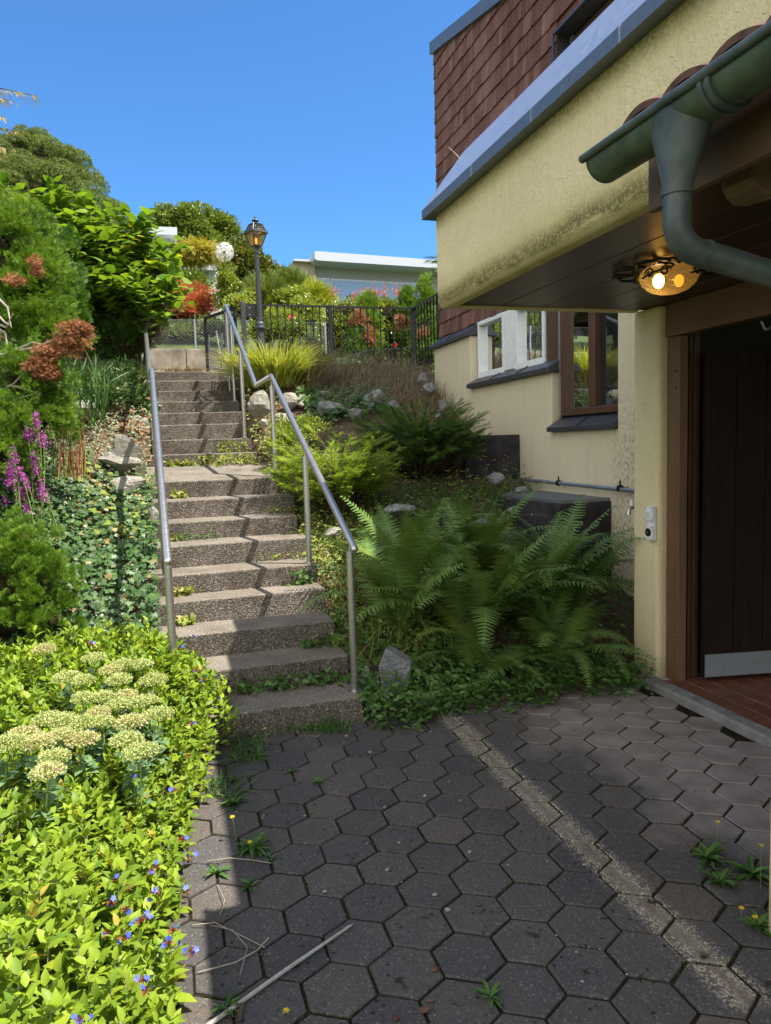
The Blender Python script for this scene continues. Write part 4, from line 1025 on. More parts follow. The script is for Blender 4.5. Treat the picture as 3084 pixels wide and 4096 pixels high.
for k in range(4):
    MB().add([lc(w0 * .98, za, k), lc(w0 * .98, za, k + 1), lc(w1 * .97, zb, k + 1), lc(w1 * .97, zb, k)], [(0, 1, 2, 3)]).build('pane', 'amber_pane', lf)
    MB().add([lc(w1 * .97, zb + .02, k), lc(w1 * .97, zb + .02, k + 1), lc(w2 * .97, zc_, k + 1), lc(w2 * .97, zc_, k)], [(0, 1, 2, 3)]).build('roof_pane', 'smoke_pane', lf)
b = MB(); b.lathe([(.05, 0), (.028, .012), (.022, .03), (.048, .045), (.046, .052), (.02, .066), (.009, .078), (.009, .085), (.013, .092), (.008, .103), (.001, .118)], (LX, LY, zc_), 16); b.build('finial', 'lamp_iron', lf, smooth=True)
b = MB(); blob(b, (LX, LY, za + .075), (.016, .016, .032), 2, 8, 0); b.tube([(LX, LY, za), (LX, LY, za + .045)], .014, 8); b.build('bulb', 'lantern_bulb', lf, smooth=True)

# concrete retaining wall and chain-link fence behind the upper path
t = thing('retaining_wall', (0, 11.6, 2.5), 'weathered grey concrete block retaining wall at the head of the stairs', 'wall')
xj = -3.3; cols = [-3.3, -2.0, -.75, .115, 1.05]
jx = at(745, 1440, y=11.6)[0]; off = jx - .115
for a, c in zip(cols[:-1], cols[1:]):
    for z0, z1 in ((2.3, 2.775), (2.78, 3.09)):
        b = MB(); b.box(a + off + .006, c + off - .006, 11.6 + rnd.uniform(0, .006), 11.85, z0, z1); b.build('concrete_panel', 'concrete', t, bevel=.01)
t = thing('chain_link_fence', (0, 11.75, 3.09), 'low galvanised chain link fence standing on the concrete retaining wall', 'fence')
CY, CZ0, CZ1 = 11.78, 3.10, 3.50
CZ1 = at(700, 1279, y=CY)[2]
pxs = [at(u, 1300, y=CY)[0] for u in (335, 557, 778, 985, 1195, 1300)]
for x in pxs: b = MB(); b.tube([(x, CY, 3.05), (x, CY, CZ1 + .015)], .018, 10); b.build('post', 'galv', t, smooth=True)
b = MB(); p_ = .054; x0, x1 = pxs[0], pxs[-1]; h = CZ1 - CZ0; k = -int(h / p_) - 1
while x0 + k * p_ < x1:
    xa = x0 + k * p_
    for sg in (1, -1):
        a0, a1 = (xa, xa + h) if sg > 0 else (xa + h, xa)
        lo, hi = 0., 1.
        if a0 != a1:
            for lim, s_g in ((x0, 1), (x1, -1)):
                q0, q1 = (a0 - lim) * s_g, (a1 - lim) * s_g
                if q0 < 0 and q1 < 0: lo, hi = 1, 0
                elif q0 < 0: lo = max(lo, -q0 / (q1 - q0))
                elif q1 < 0: hi = min(hi, q0 / (q0 - q1))
        if hi > lo:
            A = (lerp(a0, a1, lo), CY + .003 * sg, lerp(CZ0, CZ1, lo)); B = (lerp(a0, a1, hi), CY + .003 * sg, lerp(CZ0, CZ1, hi)); b.tube([A, B], .0015, 3, False)
    k += 1
b.tube([(x0, CY, CZ1), (x1, CY, CZ1)], .003, 4); b.build('wire_mesh', 'wire', t)

# things beyond the iron fence: second railing, green bin
t = thing('iron_fence', (2.6, 11.2, 2.3), 'lower black railing seen through the bars of the nearer iron fence', 'fence')
q0, q1, q2 = at(1405, 1425, y=10.4), at(1470, 1402, y=11.4), at(1645, 1393, y=11.4)
b = MB()
for a, c in ((q0, q1), (q1, q2)): b.tube([a, c], .012, 6)
b.build('top_rail', 'iron', t)
for a, c, n in ((q0, q1, 9), (q1, q2, 9)):
    for k in range(n + 1):
        x, y, z = [lerp(a[i], c[i], k / n) for i in range(3)]; b = MB(); b.tube([(x, y, 2.45), (x, y, z)], .007, 5); b.build('baluster', 'iron', t)
q = at(1350, 1450, y=10.7)
t = thing('waste_bin', (q[0], 10.7, 2.3), 'green lidded waste bin half hidden behind the iron fence', 'bin')
b = MB(); b.hexa([(q[0] - .22, 10.5, 2.3), (q[0] + .22, 10.5, 2.3), (q[0] + .22, 10.9, 2.3), (q[0] - .22, 10.9, 2.3), (q[0] - .27, 10.45, q[2] - .07), (q[0] + .27, 10.45, q[2] - .07), (q[0] + .27, 10.95, q[2] - .07), (q[0] - .27, 10.95, q[2] - .07)]); b.build('body', 'bin_green', t, bevel=.02)
b = MB(); b.prism([(q[0] - .30, q[2] - .065), (q[0] - .29, q[2] - .02), (q[0] - .15, q[2] + .03), (q[0] + .15, q[2] + .03), (q[0] + .29, q[2] - .02), (q[0] + .30, q[2] - .065)], 'y', 10.42, 10.98); b.build('lid', 'bin_green', t, bevel=.01)

# ------------------------------------------------------------------ houses on the hill
HY = 27.
def hz(u, v): return at(u, v, y=HY)
t = thing('modern_house', (-1, HY, 3.5), 'grey flat roofed modern house with slanting upper wall, behind the red maple', 'house')
p = [hz(540, 958), hz(693, 965), hz(683, 1058), hz(540, 1058)]
def slab(pts, d, name, mat, par):
    b = MB(); n = len(pts); vs = [tuple(q) for q in pts] + [(q[0], q[1] + d, q[2]) for q in pts]
    b.add(vs, [tuple(range(n)), tuple(range(n, 2 * n))[::-1]] + [(i, (i + 1) % n, (i + 1) % n + n, i + n) for i in range(n)]); return b.build(name, mat, par)
up = slab([hz(500, 955), hz(700, 955), hz(686, 1090), hz(500, 1090)], 4, 'upper_wall', 'render_beige', t)
f = [np.array(q) - np.array([0, .5, 0]) for q in (hz(500, 918), hz(707, 926), hz(708, 956), hz(500, 950))]; slab(f, 5, 'roof_fascia', 'fascia_metal', t)
q = [np.array(a) - np.array([0, .03, 0]) for a in (hz(618, 968), hz(643, 970), hz(640, 1042), hz(616, 1042))]; slab(q, .02, 'window', 'glass_far', up)
f = [np.array(q) - np.array([0, 1.2, 0]) for q in (hz(500, 1066), hz(866, 1079), hz(858, 1113), hz(500, 1100))]; slab(f, 6, 'terrace_fascia', 'fascia_metal', t)
slab([hz(500, 1100), hz(830, 1112), hz(830, 1420), hz(500, 1420)], 4, 'lower_wall', 'render_grey', t)
q = [np.array(a) - np.array([0, .9, 0]) for a in (hz(828, 1110), hz(872, 1108), hz(884, 1420), hz(828, 1420))]; slab(q, .35, 'side_wall', 'render_white', t)
b = MB(); q0, q1 = hz(600, 1036), hz(712, 1040); b.tube([q0 - np.array([0, 1, 0]), q1 - np.array([0, 1, 0])], .03, 6)
for k in range(5):
    a = lerp(q0, q1, k / 4) - np.array([0, 1, 0]); b.tube([a, a - np.array([0, 0, .3])], .014, 5)
b.build('balcony_rail', 'galv', t)
HY = 33.
t = thing('modern_house', (8, HY, 3.5), 'white flat roofed modern house with long window band above the hedge', 'house')
f = [hz(1238, 1033), hz(1255, 1033), hz(1800, 1072), hz(1800, 1102), hz(1250, 1068), hz(1238, 1062)]
rf = slab([q - np.array([0, 1.2, 0]) for q in f], 7, 'roof_fascia', 'fascia_metal', t)
w = slab([hz(1255, 1060), hz(1800, 1095), hz(1800, 1290), hz(1255, 1290)], 5, 'wall', 'render_grey', t)
slab([q - np.array([0, .2, 0]) for q in (hz(1172, 1052), hz(1256, 1056), hz(1256, 1290), hz(1150, 1290), hz(1150, 1075))], 5, 'side_wall', 'render_beige', t)
slab([q - np.array([0, .5, 0]) for q in (hz(1168, 1046), hz(1245, 1050), hz(1245, 1058), hz(1168, 1054))], 6, 'side_fascia', 'fascia_metal', t)
for u0, u1 in ((1259, 1313), (1328, 1537), (1547, 1680)):
    v0 = lambda u: 1118 + (u - 1259) * .055
    fr = slab([q - np.array([0, .05, 0]) for q in (hz(u0 - 6, v0(u0) - 7), hz(u1 + 6, v0(u1) - 7), hz(u1 + 6, 1290), hz(u0 - 6, 1290))], .04, 'window', 'galv', t)
    slab([q - np.array([0, .08, 0]) for q in (hz(u0, v0(u0)), hz(u1, v0(u1)), hz(u1, 1280), hz(u0, 1280))], .02, 'pane', 'glass_far', fr)
b = MB(); q = hz(1573, 1050); b.tube([q - np.array([0, 0, .1]), q + np.array([0, 0, .06])], .11, 12); b.build('vent', 'galv', t)

# dandelion clock ornament
q = at(898, 1008, y=13.5)
t = thing('garden_ornament', (q[0], 13.5, 3), 'white dandelion clock ornament on a pale green stalk above the yellow green shrub', 'ornament')
b = MB(); b.tube([(q[0] - .01, 13.5, 2.9), (q[0], 13.5, q[2])], .014, 8); b.build('stem', 'stem_green', t)
b = MB(); blob(b, q, (.03, .03, .03), 2, 6, 0); b.build('seed_core', 'clay', t)
b = MB()
for d in sphere_pts(260):
    r = .155 * RN.uniform(.9, 1.05); a = q + d * r; b.tube([q + d * .03, a], .0012, 3, False); e1 = Vector(d).orthogonal().normalized(); e2 = Vector(d).cross(e1)
    for k in range(6):
        w = k * PI / 3; e = (e1 * math.cos(w) + e2 * math.sin(w)) * .03 + Vector(d) * .014; n_ = Vector(d).cross(e).normalized() * .0035
        b.add([a - np.array(n_), a + np.array(n_), a + np.array(e)], [(0, 1, 2)])
b.build('seed_head', 'seed', t)

# ------------------------------------------------------------------ plants
def pxm(y): return math.hypot(y, .25 * y) / FPX * .985     # metres per photograph pixel at depth y (roughly)
def ell(u, v, y, ru, rv, ry=None):
    c = at(u, v, y=y); s = pxm(y); return c, np.array([ru * s, (ry if ry else ru * s), rv * s])
def stems(t, base, tops, r0=.02, mat='bark', name='trunk'):
    b = MB()
    for tp in tops:
        m_ = [lerp(base[i], tp[i], .5) + rnd.uniform(-.06, .06) * (i < 2) for i in range(3)]; b.tube([base, m_, tp], [r0, r0 * .7, r0 * .25], 7)
    return b.build(name, mat, t, smooth=True)
def plant(name, label, cat, ells, T, L, W, mat, k, size, per, group=None, core=.62, gz=None, trunk=.03, mats=None, **kw):
    """ells: list of (centre, radii).  Foliage in clumps over them, twiggy core, stems"""
    c0 = ells[0][0]; z0 = gz if gz is not None else ground_z(c0[0], c0[1])
    t = thing(name, (c0[0], c0[1], z0), label, cat, group)
    lv = Leaves(); cb = MB()
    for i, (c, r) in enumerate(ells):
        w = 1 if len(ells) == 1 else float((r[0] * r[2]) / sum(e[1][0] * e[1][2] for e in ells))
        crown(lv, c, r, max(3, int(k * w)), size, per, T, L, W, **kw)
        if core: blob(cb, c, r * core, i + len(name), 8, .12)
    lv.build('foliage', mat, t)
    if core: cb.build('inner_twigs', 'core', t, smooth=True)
    if trunk: stems(t, (c0[0], c0[1], z0 - .1), [e[0] for e in ells], trunk)
    return t

# --- trees on the hill
HT = 'trees on the hill behind the houses'
def tree(label, ells, T, L, W, mat, k, size, per, group=HT, gz=None, r0=.12, **kw):
    c0 = ells[0][0]; z0 = hill_z(c0[0], c0[1]) if gz is None else gz
    t = thing('tree', (c0[0], c0[1], z0), label, 'tree', group)
    lv = Leaves(); tops = []
    for c, r in ells:
        w = float((r[0] * r[2]) / sum(e[1][0] * e[1][2] for e in ells)); bc, bs = crown(lv, c, r, max(3, int(k * w)), size, per, T, L, W, **kw); tops += [tuple(q) for q in bc[:5]]
    lv.build('crown', mat, t)
    b = MB(); mid = np.array(c0) * .5 + np.array([c0[0], c0[1], z0]) * .5
    b.tube([(c0[0], c0[1], z0 - .2), tuple(mid), tuple(c0)], [r0, r0 * .75, r0 * .4], 8)
    for q in tops: b.tube([tuple(mid), tuple((np.array(q) + c0) / 2), q], [r0 * .4, r0 * .25, .015], 5)
    b.build('trunk', 'bark', t, smooth=True); return t
tree('loose bright green walnut tree behind the grey modern house', [ell(790, 960, 36, 120, 110), ell(655, 915, 36, 48, 66), ell(890, 960, 36, 52, 80), ell(700, 1010, 36, 100, 60)], T_OVATE, .25, .12, 'lf_tree', 200, .42, 60, droop=.3, flat=.4)
tree('dark olive green tree beside the lamp post, right of the walnut', [ell(985, 1080, 30, 85, 105), ell(1045, 1110, 30, 45, 75), ell(930, 1140, 30, 60, 60)], T_OVATE, .16, .10, 'lf_tree_dark', 150, .36, 70, flat=.4)
tree('low bushy dark tree peeping over the hedge beside the white house', [ell(1110, 1130, 34, 70, 34)], T_OVATE, .22, .12, 'lf_tree_dark', 22, .4, 40, flat=.4)
# --- shrubs round the grey house
plant('maple_shrub', 'red and orange leaved maple shrub above the chain link fence', 'shrub', [ell(745, 1200, 14.2, 88, 52), ell(650, 1225, 14.4, 70, 45), ell(790, 1235, 14, 62, 42), ell(570, 1250, 14.6, 60, 40), ell(700, 1255, 14.0, 110, 34)], T_PALM, .085, .08, 'lf_maple', 150, .15, 34, gz=3, core=.5, droop=.3)
plant('rose_bush', 'dark green bush between the red maple and the grey house', 'shrub', [ell(765, 1140, 17, 52, 36)], T_SMALL, .08, .065, 'lf_hedge', 34, .17, 40, gz=3, tint=(0, .5))
plant('yellow_shrub', 'dome shaped yellow shrub on the terrace of the grey house', 'shrub', [ell(795, 1026, 24.5, 66, 26), ell(755, 1034, 24.5, 40, 18)], T_FEATHER, .34, .28, 'lf_yellowshrub', 55, .25, 30, gz=6.5, droop=.5)
plant('column_shrub', 'tall yellow green shrub under the dandelion ornament', 'shrub', [ell(903, 1130, 13.6, 32, 58), ell(900, 1200, 13.6, 30, 40)], T_SMALL, .055, .05, 'lf_hedge', 52, .10, 44, gz=3, tint=(.35, 1))
plant('low_shrub', 'low yellow green perennials behind the mesh gate', 'shrub', [ell(960, 1220, 13.2, 60, 42), ell(1020, 1190, 14.5, 45, 45)], T_SMALL, .06, .05, 'lf_weedlit', 40, .11, 40, gz=2.95)
plant('bed_shrub', 'dark green clipped shrub behind the lamp post and railing', 'shrub', [ell(1075, 1330, 11.2, 95, 48), ell(1180, 1330, 11.2, 50, 34)], T_SMALL, .05, .04, 'lf_hedge', 60, .10, 60, gz=2.5, tint=(0, .4))
lv = Leaves(); n = 900; P = np.stack([RN.uniform(-1.9, 1.1, n), RN.uniform(11.95, 12.6, n), np.full(n, 2.97)], 1)
lv.blades(P, RN.normal(size=(n, 3)) * .25 + [0, 0, 1], RN.normal(size=(n, 3)) * [.3, .3, 0], RN.uniform(.08, .28, n), .005, RN.random(n)); tag(lv.build('roadside_grass', 'lf_drygrass'), 'thin dry grass behind the chain link fence', 'grass', kind='stuff')
plant('bed_shrub', 'dark shrubs added for the shade under the red maple behind the chain link mesh', 'shrub', [ell(600, 1335, 13.4, 90, 42), ell(720, 1335, 13.6, 90, 40), ell(830, 1320, 13.6, 70, 42), ell(460, 1330, 13.6, 80, 50)], T_SMALL, .05, .04, 'lf_hedge', 120, .11, 50, gz=3, tint=(0, .35))  # dark tints stand in for the shade below the maple
plant('bed_shrub', 'dark green shrub between the railing post and the photinia hedge', 'shrub', [ell(1240, 1370, 12.6, 75, 55), ell(1180, 1390, 12.4, 60, 50)], T_SMALL, .05, .04, 'lf_hedge', 70, .11, 50, gz=2.5, tint=(0, .4))
# --- conifers and hedge right of the lamp
HG = 'conifers and shrubs behind the iron fence'
plant('golden_conifer', 'upright olive green yew with a dark foot right behind the lamp post', 'conifer', [ell(1065, 1200, 14.6, 70, 60), ell(1040, 1270, 14.6, 66, 50), ell(1110, 1260, 14.6, 62, 60)], T_JUNI, .24, .16, 'lf_olive', 90, .15, 30, HG, gz=2.6, rise=1.3, flat=.1)
plant('golden_conifer', 'olive conifer with a feathery top between yew and white house', 'conifer', [ell(1160, 1150, 16.2, 50, 36), ell(1185, 1170, 16.4, 50, 40)], T_JUNI, .24, .16, 'lf_olive', 60, .16, 30, HG, gz=2.6, rise=1.2, flat=.1)
plant('golden_conifer', 'bright yellow thread leaf cypress before the white house', 'conifer', [ell(1262, 1182, 14.9, 40, 26), ell(1270, 1212, 14.9, 44, 28)], T_JUNI, .22, .12, 'lf_gold', 46, .13, 36, HG, gz=2.6, rise=.9, flat=.1)
plant('variegated_shrub', 'cream edged light green shrub left of the red tipped hedge', 'shrub', [ell(1175, 1200, 14.2, 66, 44), ell(1150, 1290, 13.2, 90, 60), ell(1230, 1270, 13.2, 60, 70)], T_SMALL, .065, .06, 'lf_hedge', 130, .13, 46, HG, gz=2.6, tint=(.3, 1))
hd = plant('photinia_hedge', 'glossy yellow green hedge with red new shoots on top', 'hedge', [ell(1380, 1275, 14.3, 105, 70), ell(1530, 1270, 14.3, 95, 64), ell(1340, 1380, 14.1, 75, 85), ell(1500, 1390, 14.2, 120, 90), ell(1640, 1370, 14.2, 90, 100), ell(1690, 1440, 13.2, 70, 60)], T_OVATE, .085, .052, 'lf_hedge', 420, .15, 46, HG, gz=2.3, core=.8, rise=.2)
for k in range(36):
    lv = Leaves(); u = RN.choice([1325, 1345, 1415, 1455, 1470, 1490, 1515, 1535, 1545, 1585, 1592, 1600]) + RN.normal() * 9; v0 = 1190 + RN.normal() * 6; hgt = RN.uniform(.06, .26)
    q = at(u, v0, y=14.3 + RN.normal() * .25); m_ = 13
    P = q + np.outer(RN.random(m_), [0, 0, hgt]) + RN.normal(size=(m_, 3)) * .012
    lv.add(P, np.stack([RN.normal(size=m_), RN.normal(size=m_), RN.uniform(.4, 1.6, m_)], 1), RN.normal(size=(m_, 3)) + [0, 0, .6], .06, .024, T_SMALL, RN.random(m_))
    lv.build('red_shoot', 'lf_hedge_red', hd)
TG = 'arborvitae in the hedge behind the iron fence'
def arbor(label, u, v0, v1, y, w, tint=(0, 1)):
    es = [ell(u, lerp(v0, v1, f), y, w * q, (v1 - v0) * .22) for f, q in ((.16, .5), (.38, .85), (.62, 1), (.86, 1))]
    return plant('arborvitae', label, 'conifer', es, T_SPRAY, .10, .085, 'lf_thuja', 110, .10, 46, TG, gz=2.3, rise=1.0, flat=.1, tint=tint)
arbor('yellow green arborvitae standing out in front of the glossy hedge', 1472, 1195, 1440, 13.4, 42, (.4, 1))
a1 = arbor('arborvitae with reddish brown dead patches in its middle', 1425, 1330, 1480, 13.2, 42, (.1, .8))
lv = Leaves(); crown(lv, at(1430, 1275, y=13.1), [.10, .08, .13], 9, .06, 50, T_SPRAY, .08, .06); crown(lv, at(1475, 1340, y=13.05), [.06, .06, .3], 12, .06, 40, T_SPRAY, .08, .06); lv.build('dead_patch', 'lf_thuja_brown', a1)
arbor('narrow dark arborvitae at the far end of the hedge near the shingles', 1632, 1150, 1460, 13.6, 28, (.1, .7))
arbor('light green arborvitae nearest the corner of the stucco house', 1706, 1135, 1440, 12.8, 44, (.3, 1))
lv = Leaves(); crown(lv, at(1610, 1290, y=13.1), [.10, .08, .2], 10, .06, 40, T_SPRAY, .08, .06); crown(lv, at(1690, 1330, y=12.3), [.05, .05, .1], 4, .05, 40, T_SPRAY, .08, .06); lv.build('dead_patch', 'lf_thuja_brown', a1)
t = thing('rose_bush', at(1166, 1270, y=12.9), 'pink and red rose blooms among the leaves behind the iron fence', 'flower')
lv = Leaves()
for u, v in ((1166, 1270), (1300, 1325), (1578, 1378), (1303, 1318)):
    c = at(u, v, y=12.6); d = sphere_pts(22); lv.add(c + d * .02, d, d[:, [1, 2, 0]], .045, .06, T_SMALL, RN.random(len(d)))
lv.build('bloom', 'fl_pink', t)
# blue spruce showing at the corner of the house
t = thing('blue_spruce', (4.4, 15, 2.5), 'blue green spruce reaching out beside the corner of the stucco house', 'conifer')
tr = MB(); bx = at(1790, 1100, y=15.); tr.tube([(bx[0], 15, 2), (bx[0], 15, 6)], [.12, .02], 8); tr.build('trunk', 'bark', t, smooth=True)
lv = Leaves(); br = MB()
for k in range(90):
    z = RN.uniform(2.6, 5.6); a = RN.uniform(0, 2 * PI); l = (1.0 - (z - 2.5) / 3.8) * 1.25 + .2; d = np.array([math.cos(a), math.sin(a), -.12])
    s0 = np.array([bx[0], 15., z]); br.tube([tuple(s0), tuple(s0 + d * l * .6), tuple(s0 + d * l + [0, 0, .10 * l])], [.018, .012, .004], 4, False)
    n = int(40 * l) + 8; f_ = RN.random(n) ** .8; sd = np.cross(d, [0, 0, 1]); P = s0 + d * (l * f_)[:, None] + np.outer(RN.normal(size=n) * .16 * l * (1.1 - f_), sd) + np.outer(np.where(f_ > .6, (f_ - .6) * .25 * l, 0), [0, 0, 1])
    lv.add(P, d + np.outer(RN.normal(size=n) * .9, sd) + RN.normal(size=(n, 3)) * .2, RN.normal(size=(n, 3)) * .3 + [0, 0, 1], RN.uniform(.09, .17, n), .10, T_FEATHER, RN.random(n))
lv.build('foliage', 'lf_blue_spruce', t); br.build('branch', 'bark', t)

# --- left side, from far to near
t = thing('dwarf_spruce', at(120, 1000, y=13), 'big rounded cone of dwarf spruce against the sky', 'conifer')
lv = Leaves(); cb = MB()
prof = [(545, 26), (590, 76), (633, 132), (670, 165), (744, 208), (794, 242), (855, 292), (920, 322), (1010, 345), (1120, 370), (1250, 400)]
SY = 12.5; sp = pxm(SY)
for k in range(430):
    f_ = RN.random() ** .75; v = lerp(548, 1260, f_); w = np.interp(v, [p[0] for p in prof], [p[1] for p in prof])
    a = RN.uniform(0, 2 * PI); c = at(128 + (v - 545) * .02, v, y=SY); r_ = w * sp * RN.uniform(.8, 1.03)
    b0 = c + np.array([math.cos(a) * r_, math.sin(a) * r_, 0]); s_ = RN.uniform(.15, .29) * np.interp(f_, [0, .22], [.5, 1]); n = 190; d = sphere_pts(n, -.2); n = len(d)
    lv.add(b0 + d * s_ * [1, 1, .8], d + RN.normal(size=(n, 3)) * .2 + [0, 0, .3], RN.normal(size=(n, 3)), RN.uniform(.035, .06, n), .07, T_TUFT, np.clip(RN.random(n) * .6 + .2 + RN.normal() * .16, 0, 1))
lv.build('foliage', 'lf_spruce', t)
vs = []; nr = 20
for v, w in prof:
    c = at(128 + (v - 545) * .02, v + 14, y=SY)
    for q in range(nr): a = 2 * PI * q / nr; vs.append((c[0] + math.cos(a) * w * sp * .66, c[1] + math.sin(a) * w * sp * .66, c[2]))
cb.add(vs, [(i * nr + q, (i + 1) * nr + q, (i + 1) * nr + (q + 1) % nr, i * nr + (q + 1) % nr) for i in range(len(prof) - 1) for q in range(nr)]); cb.build('inner_twigs', 'core', t, smooth=True)
cb = MB(); c = at(140, 1200, y=SY); cb.tube([(c[0], SY, 2.3), (c[0], SY, 4.2)], [.12, .08], 8); cb.build('trunk', 'bark', t)
# feathery branches reaching in from the left
t = thing('feathery_tree', at(-420, 900, y=9), 'feathery tree with yellowing branch tips reaching in against the sky', 'tree')
b = MB(); bx = at(-420, 500, y=9); b.tube([(bx[0], 9, 1.8), (bx[0], 9, 7.4)], [.11, .04], 8); b.build('trunk', 'bark', t, smooth=True)
for (u, v, du) in ((140, 383, 560), (60, 408, 500), (18, 470, 440), (82, 530, 500), (52, 598, 470), (20, 620, 430), (-60, 300, 380), (-80, 680, 360)):
    e = at(u, v, y=8.6); s0 = np.array([bx[0], 9., e[2] + .14]); lv = Leaves(); b = MB(); mid = (s0 + e) / 2 + [0, 0, .10]
    b.tube([tuple(s0), tuple(mid), tuple(e)], [.016, .009, .003], 5); o = b.build('branch', 'bark', t)
    n = 74; f_ = RN.random(n); P = s0 * ((1 - f_) ** 2)[:, None] + mid * (2 * f_ * (1 - f_))[:, None] + e * (f_ ** 2)[:, None]
    d = nrm((e - mid)[None])[0]; sd = np.cross(d, [0, 0, 1]); sg = RN.choice([-1, 1], n)
    lv.add(P, d * .7 + np.outer(sg * RN.uniform(.3, 1, n), sd) + [0, 0, -.35] + RN.normal(size=(n, 3)) * .2, RN.normal(size=(n, 3)) * .3 + [0, 0, 1], RN.uniform(.07, .16, n), .09, T_FEATHER, RN.random(n)); lv.build('twig_leaves', 'lf_larch', o)
# broad leaved shrub over the head of the rail
def broad_shrub(name, label, ells, k, per, L, z0, base, mat='lf_heart', size=.22):
    t = thing(name, base, label, 'shrub'); lv = Leaves(); b = MB(); n_st = 0
    for c, r in ells:
        w = float((r[0] * r[2]) / sum(e[1][0] * e[1][2] for e in ells)); bc, bs = lumps(c, r, max(2, int(k * w)), size, -.8)
        for q, s_ in zip(bc, bs):
            out = q - np.array(c); od = nrm((out * [1, 1, .4] + [0, 0, .25])[None])[0]
            tip = q + od * s_ * 1.3 - [0, 0, .05]; st = q - od * s_ * .9
            b.tube([tuple(st), tuple(q), tuple(tip)], [.006, .005, .002], 5, False); n_st += 1
            if n_st % 34 == 1: b.tube([tuple(base), tuple(np.array(base) * .45 + st * .55 + [RN.normal() * .08, RN.normal() * .08, .05]), tuple(st)], [.022, .014, .007], 6, False)
            n = max(5, int(per * (s_ / size))); f_ = np.linspace(0, 1, n); P = st[None] * (1 - f_)[:, None] + tip[None] * f_[:, None] + RN.normal(size=(n, 3)) * .012
            sd = nrm(np.cross(od, [0, 0, 1])[None])[0]; sg = np.where(np.arange(n) % 2, 1, -1)
            D = od * .55 + np.outer(sg * RN.uniform(.5, 1.1, n), sd) + RN.normal(size=(n, 3)) * .22 + [0, 0, -.12]
            N = RN.normal(size=(n, 3)) * .28 + [0, 0, 1.] + od * .25
            sc_ = RN.uniform(.6, 1.15, n); lv.add(P, D, N, L * sc_, L * .82 * sc_, T_HEART, np.clip(RN.random(n) * .75 + RN.normal() * .12 + .1, 0, 1))
    lv.build('foliage', mat, t); b.build('stem', 'bark', t); return t
q = at(430, 1440, y=8.8)
broad_shrub('broad_leaved_shrub', 'large shrub with broad pointed lime leaves arching over the head of the steel rail',
            [ell(390, 1110, 8.7, 190, 160, .5), ell(275, 900, 8.7, 80, 56, .28), ell(530, 1070, 8.6, 110, 95, .35), ell(520, 1190, 8.3, 140, 70, .3), ell(250, 1010, 8.8, 110, 130, .35), ell(655, 1105, 8.4, 45, 16, .1), ell(390, 985, 8.7, 105, 66, .3), ell(340, 1210, 8.6, 110, 90, .35), ell(600, 1240, 8.2, 105, 34, .22)], 430, 12, .135, 2.4, (q[0], 8.8, 2.35))
q = at(20, 900, y=6.6)
broad_shrub('broad_leaved_shrub', 'few broad lime leaves rising behind the tall thuja', [ell(15, 790, 6.9, 50, 36, .12)], 8, 7, .10, 2, (q[0] - .1, 6.9, 2.0), size=.1)
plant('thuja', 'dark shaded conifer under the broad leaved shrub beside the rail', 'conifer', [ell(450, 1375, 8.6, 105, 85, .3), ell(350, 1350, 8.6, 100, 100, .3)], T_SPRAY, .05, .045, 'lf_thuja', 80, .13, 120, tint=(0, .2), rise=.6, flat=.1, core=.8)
plant('thuja', 'half dead brownish conifer hanging under the broad leaves beside the short gate post', 'conifer', [ell(545, 1345, 8.9, 60, 75, .3), ell(580, 1310, 8.8, 55, 50, .25)], T_SPRAY, .045, .03, 'lf_drygrass', 60, .10, 110, tint=(0, .5), droop=.6, flat=.1, core=.8, gz=2.4)
# tall thuja and lower ones
conifer('thuja', 'tall fresh green thuja with brown dead twigs on the bank', [ell(85, 1030, 6.6, 95, 130, .28), ell(50, 920, 6.6, 70, 80, .24), ell(120, 1160, 6.5, 95, 110, .28), ell(50, 1260, 6.4, 130, 130, .3), ell(170, 1310, 6.4, 90, 70, .24), ell(30, 1090, 6.5, 100, 180, .32), ell(110, 880, 6.6, 40, 50, .18)], 'lf_thuja', 135, .12, 15, .040, 24, .036)
conifer('thuja', 'dark thuja in the shade behind the tall one, next to the broad leaves', [ell(225, 1110, 7.6, 55, 140, .25), ell(250, 1290, 7.6, 62, 110, .25)], 'lf_thuja', 40, .12, 12, .045, 24, .04, tint=(0, .2))  # darkest tints only: its shade is put into the colour
conifer('thuja', 'bushy thuja in the middle of the bank under the dead branch', [ell(70, 1560, 5.5, 160, 120, .28), ell(170, 1650, 5.4, 85, 95, .22), ell(50, 1720, 5.3, 110, 100, .28), ell(130, 1520, 5.5, 80, 60, .22), ell(-20, 1830, 5.2, 80, 80, .28)], 'lf_thuja', 115, .095, 15, .032, 24, .029)
conifer('thuja', 'low thuja at the foot of the bank, above the lime ground cover', [ell(70, 2330, 4.45, 150, 140, .2), ell(80, 2190, 4.5, 95, 100, .18), ell(160, 2360, 4.4, 80, 110, .16), ell(30, 2480, 4.35, 140, 90, .18), ell(220, 2480, 4.35, 50, 45, .13)], 'lf_thuja', 90, .072, 15, .025, 24, .025, rise=.9)
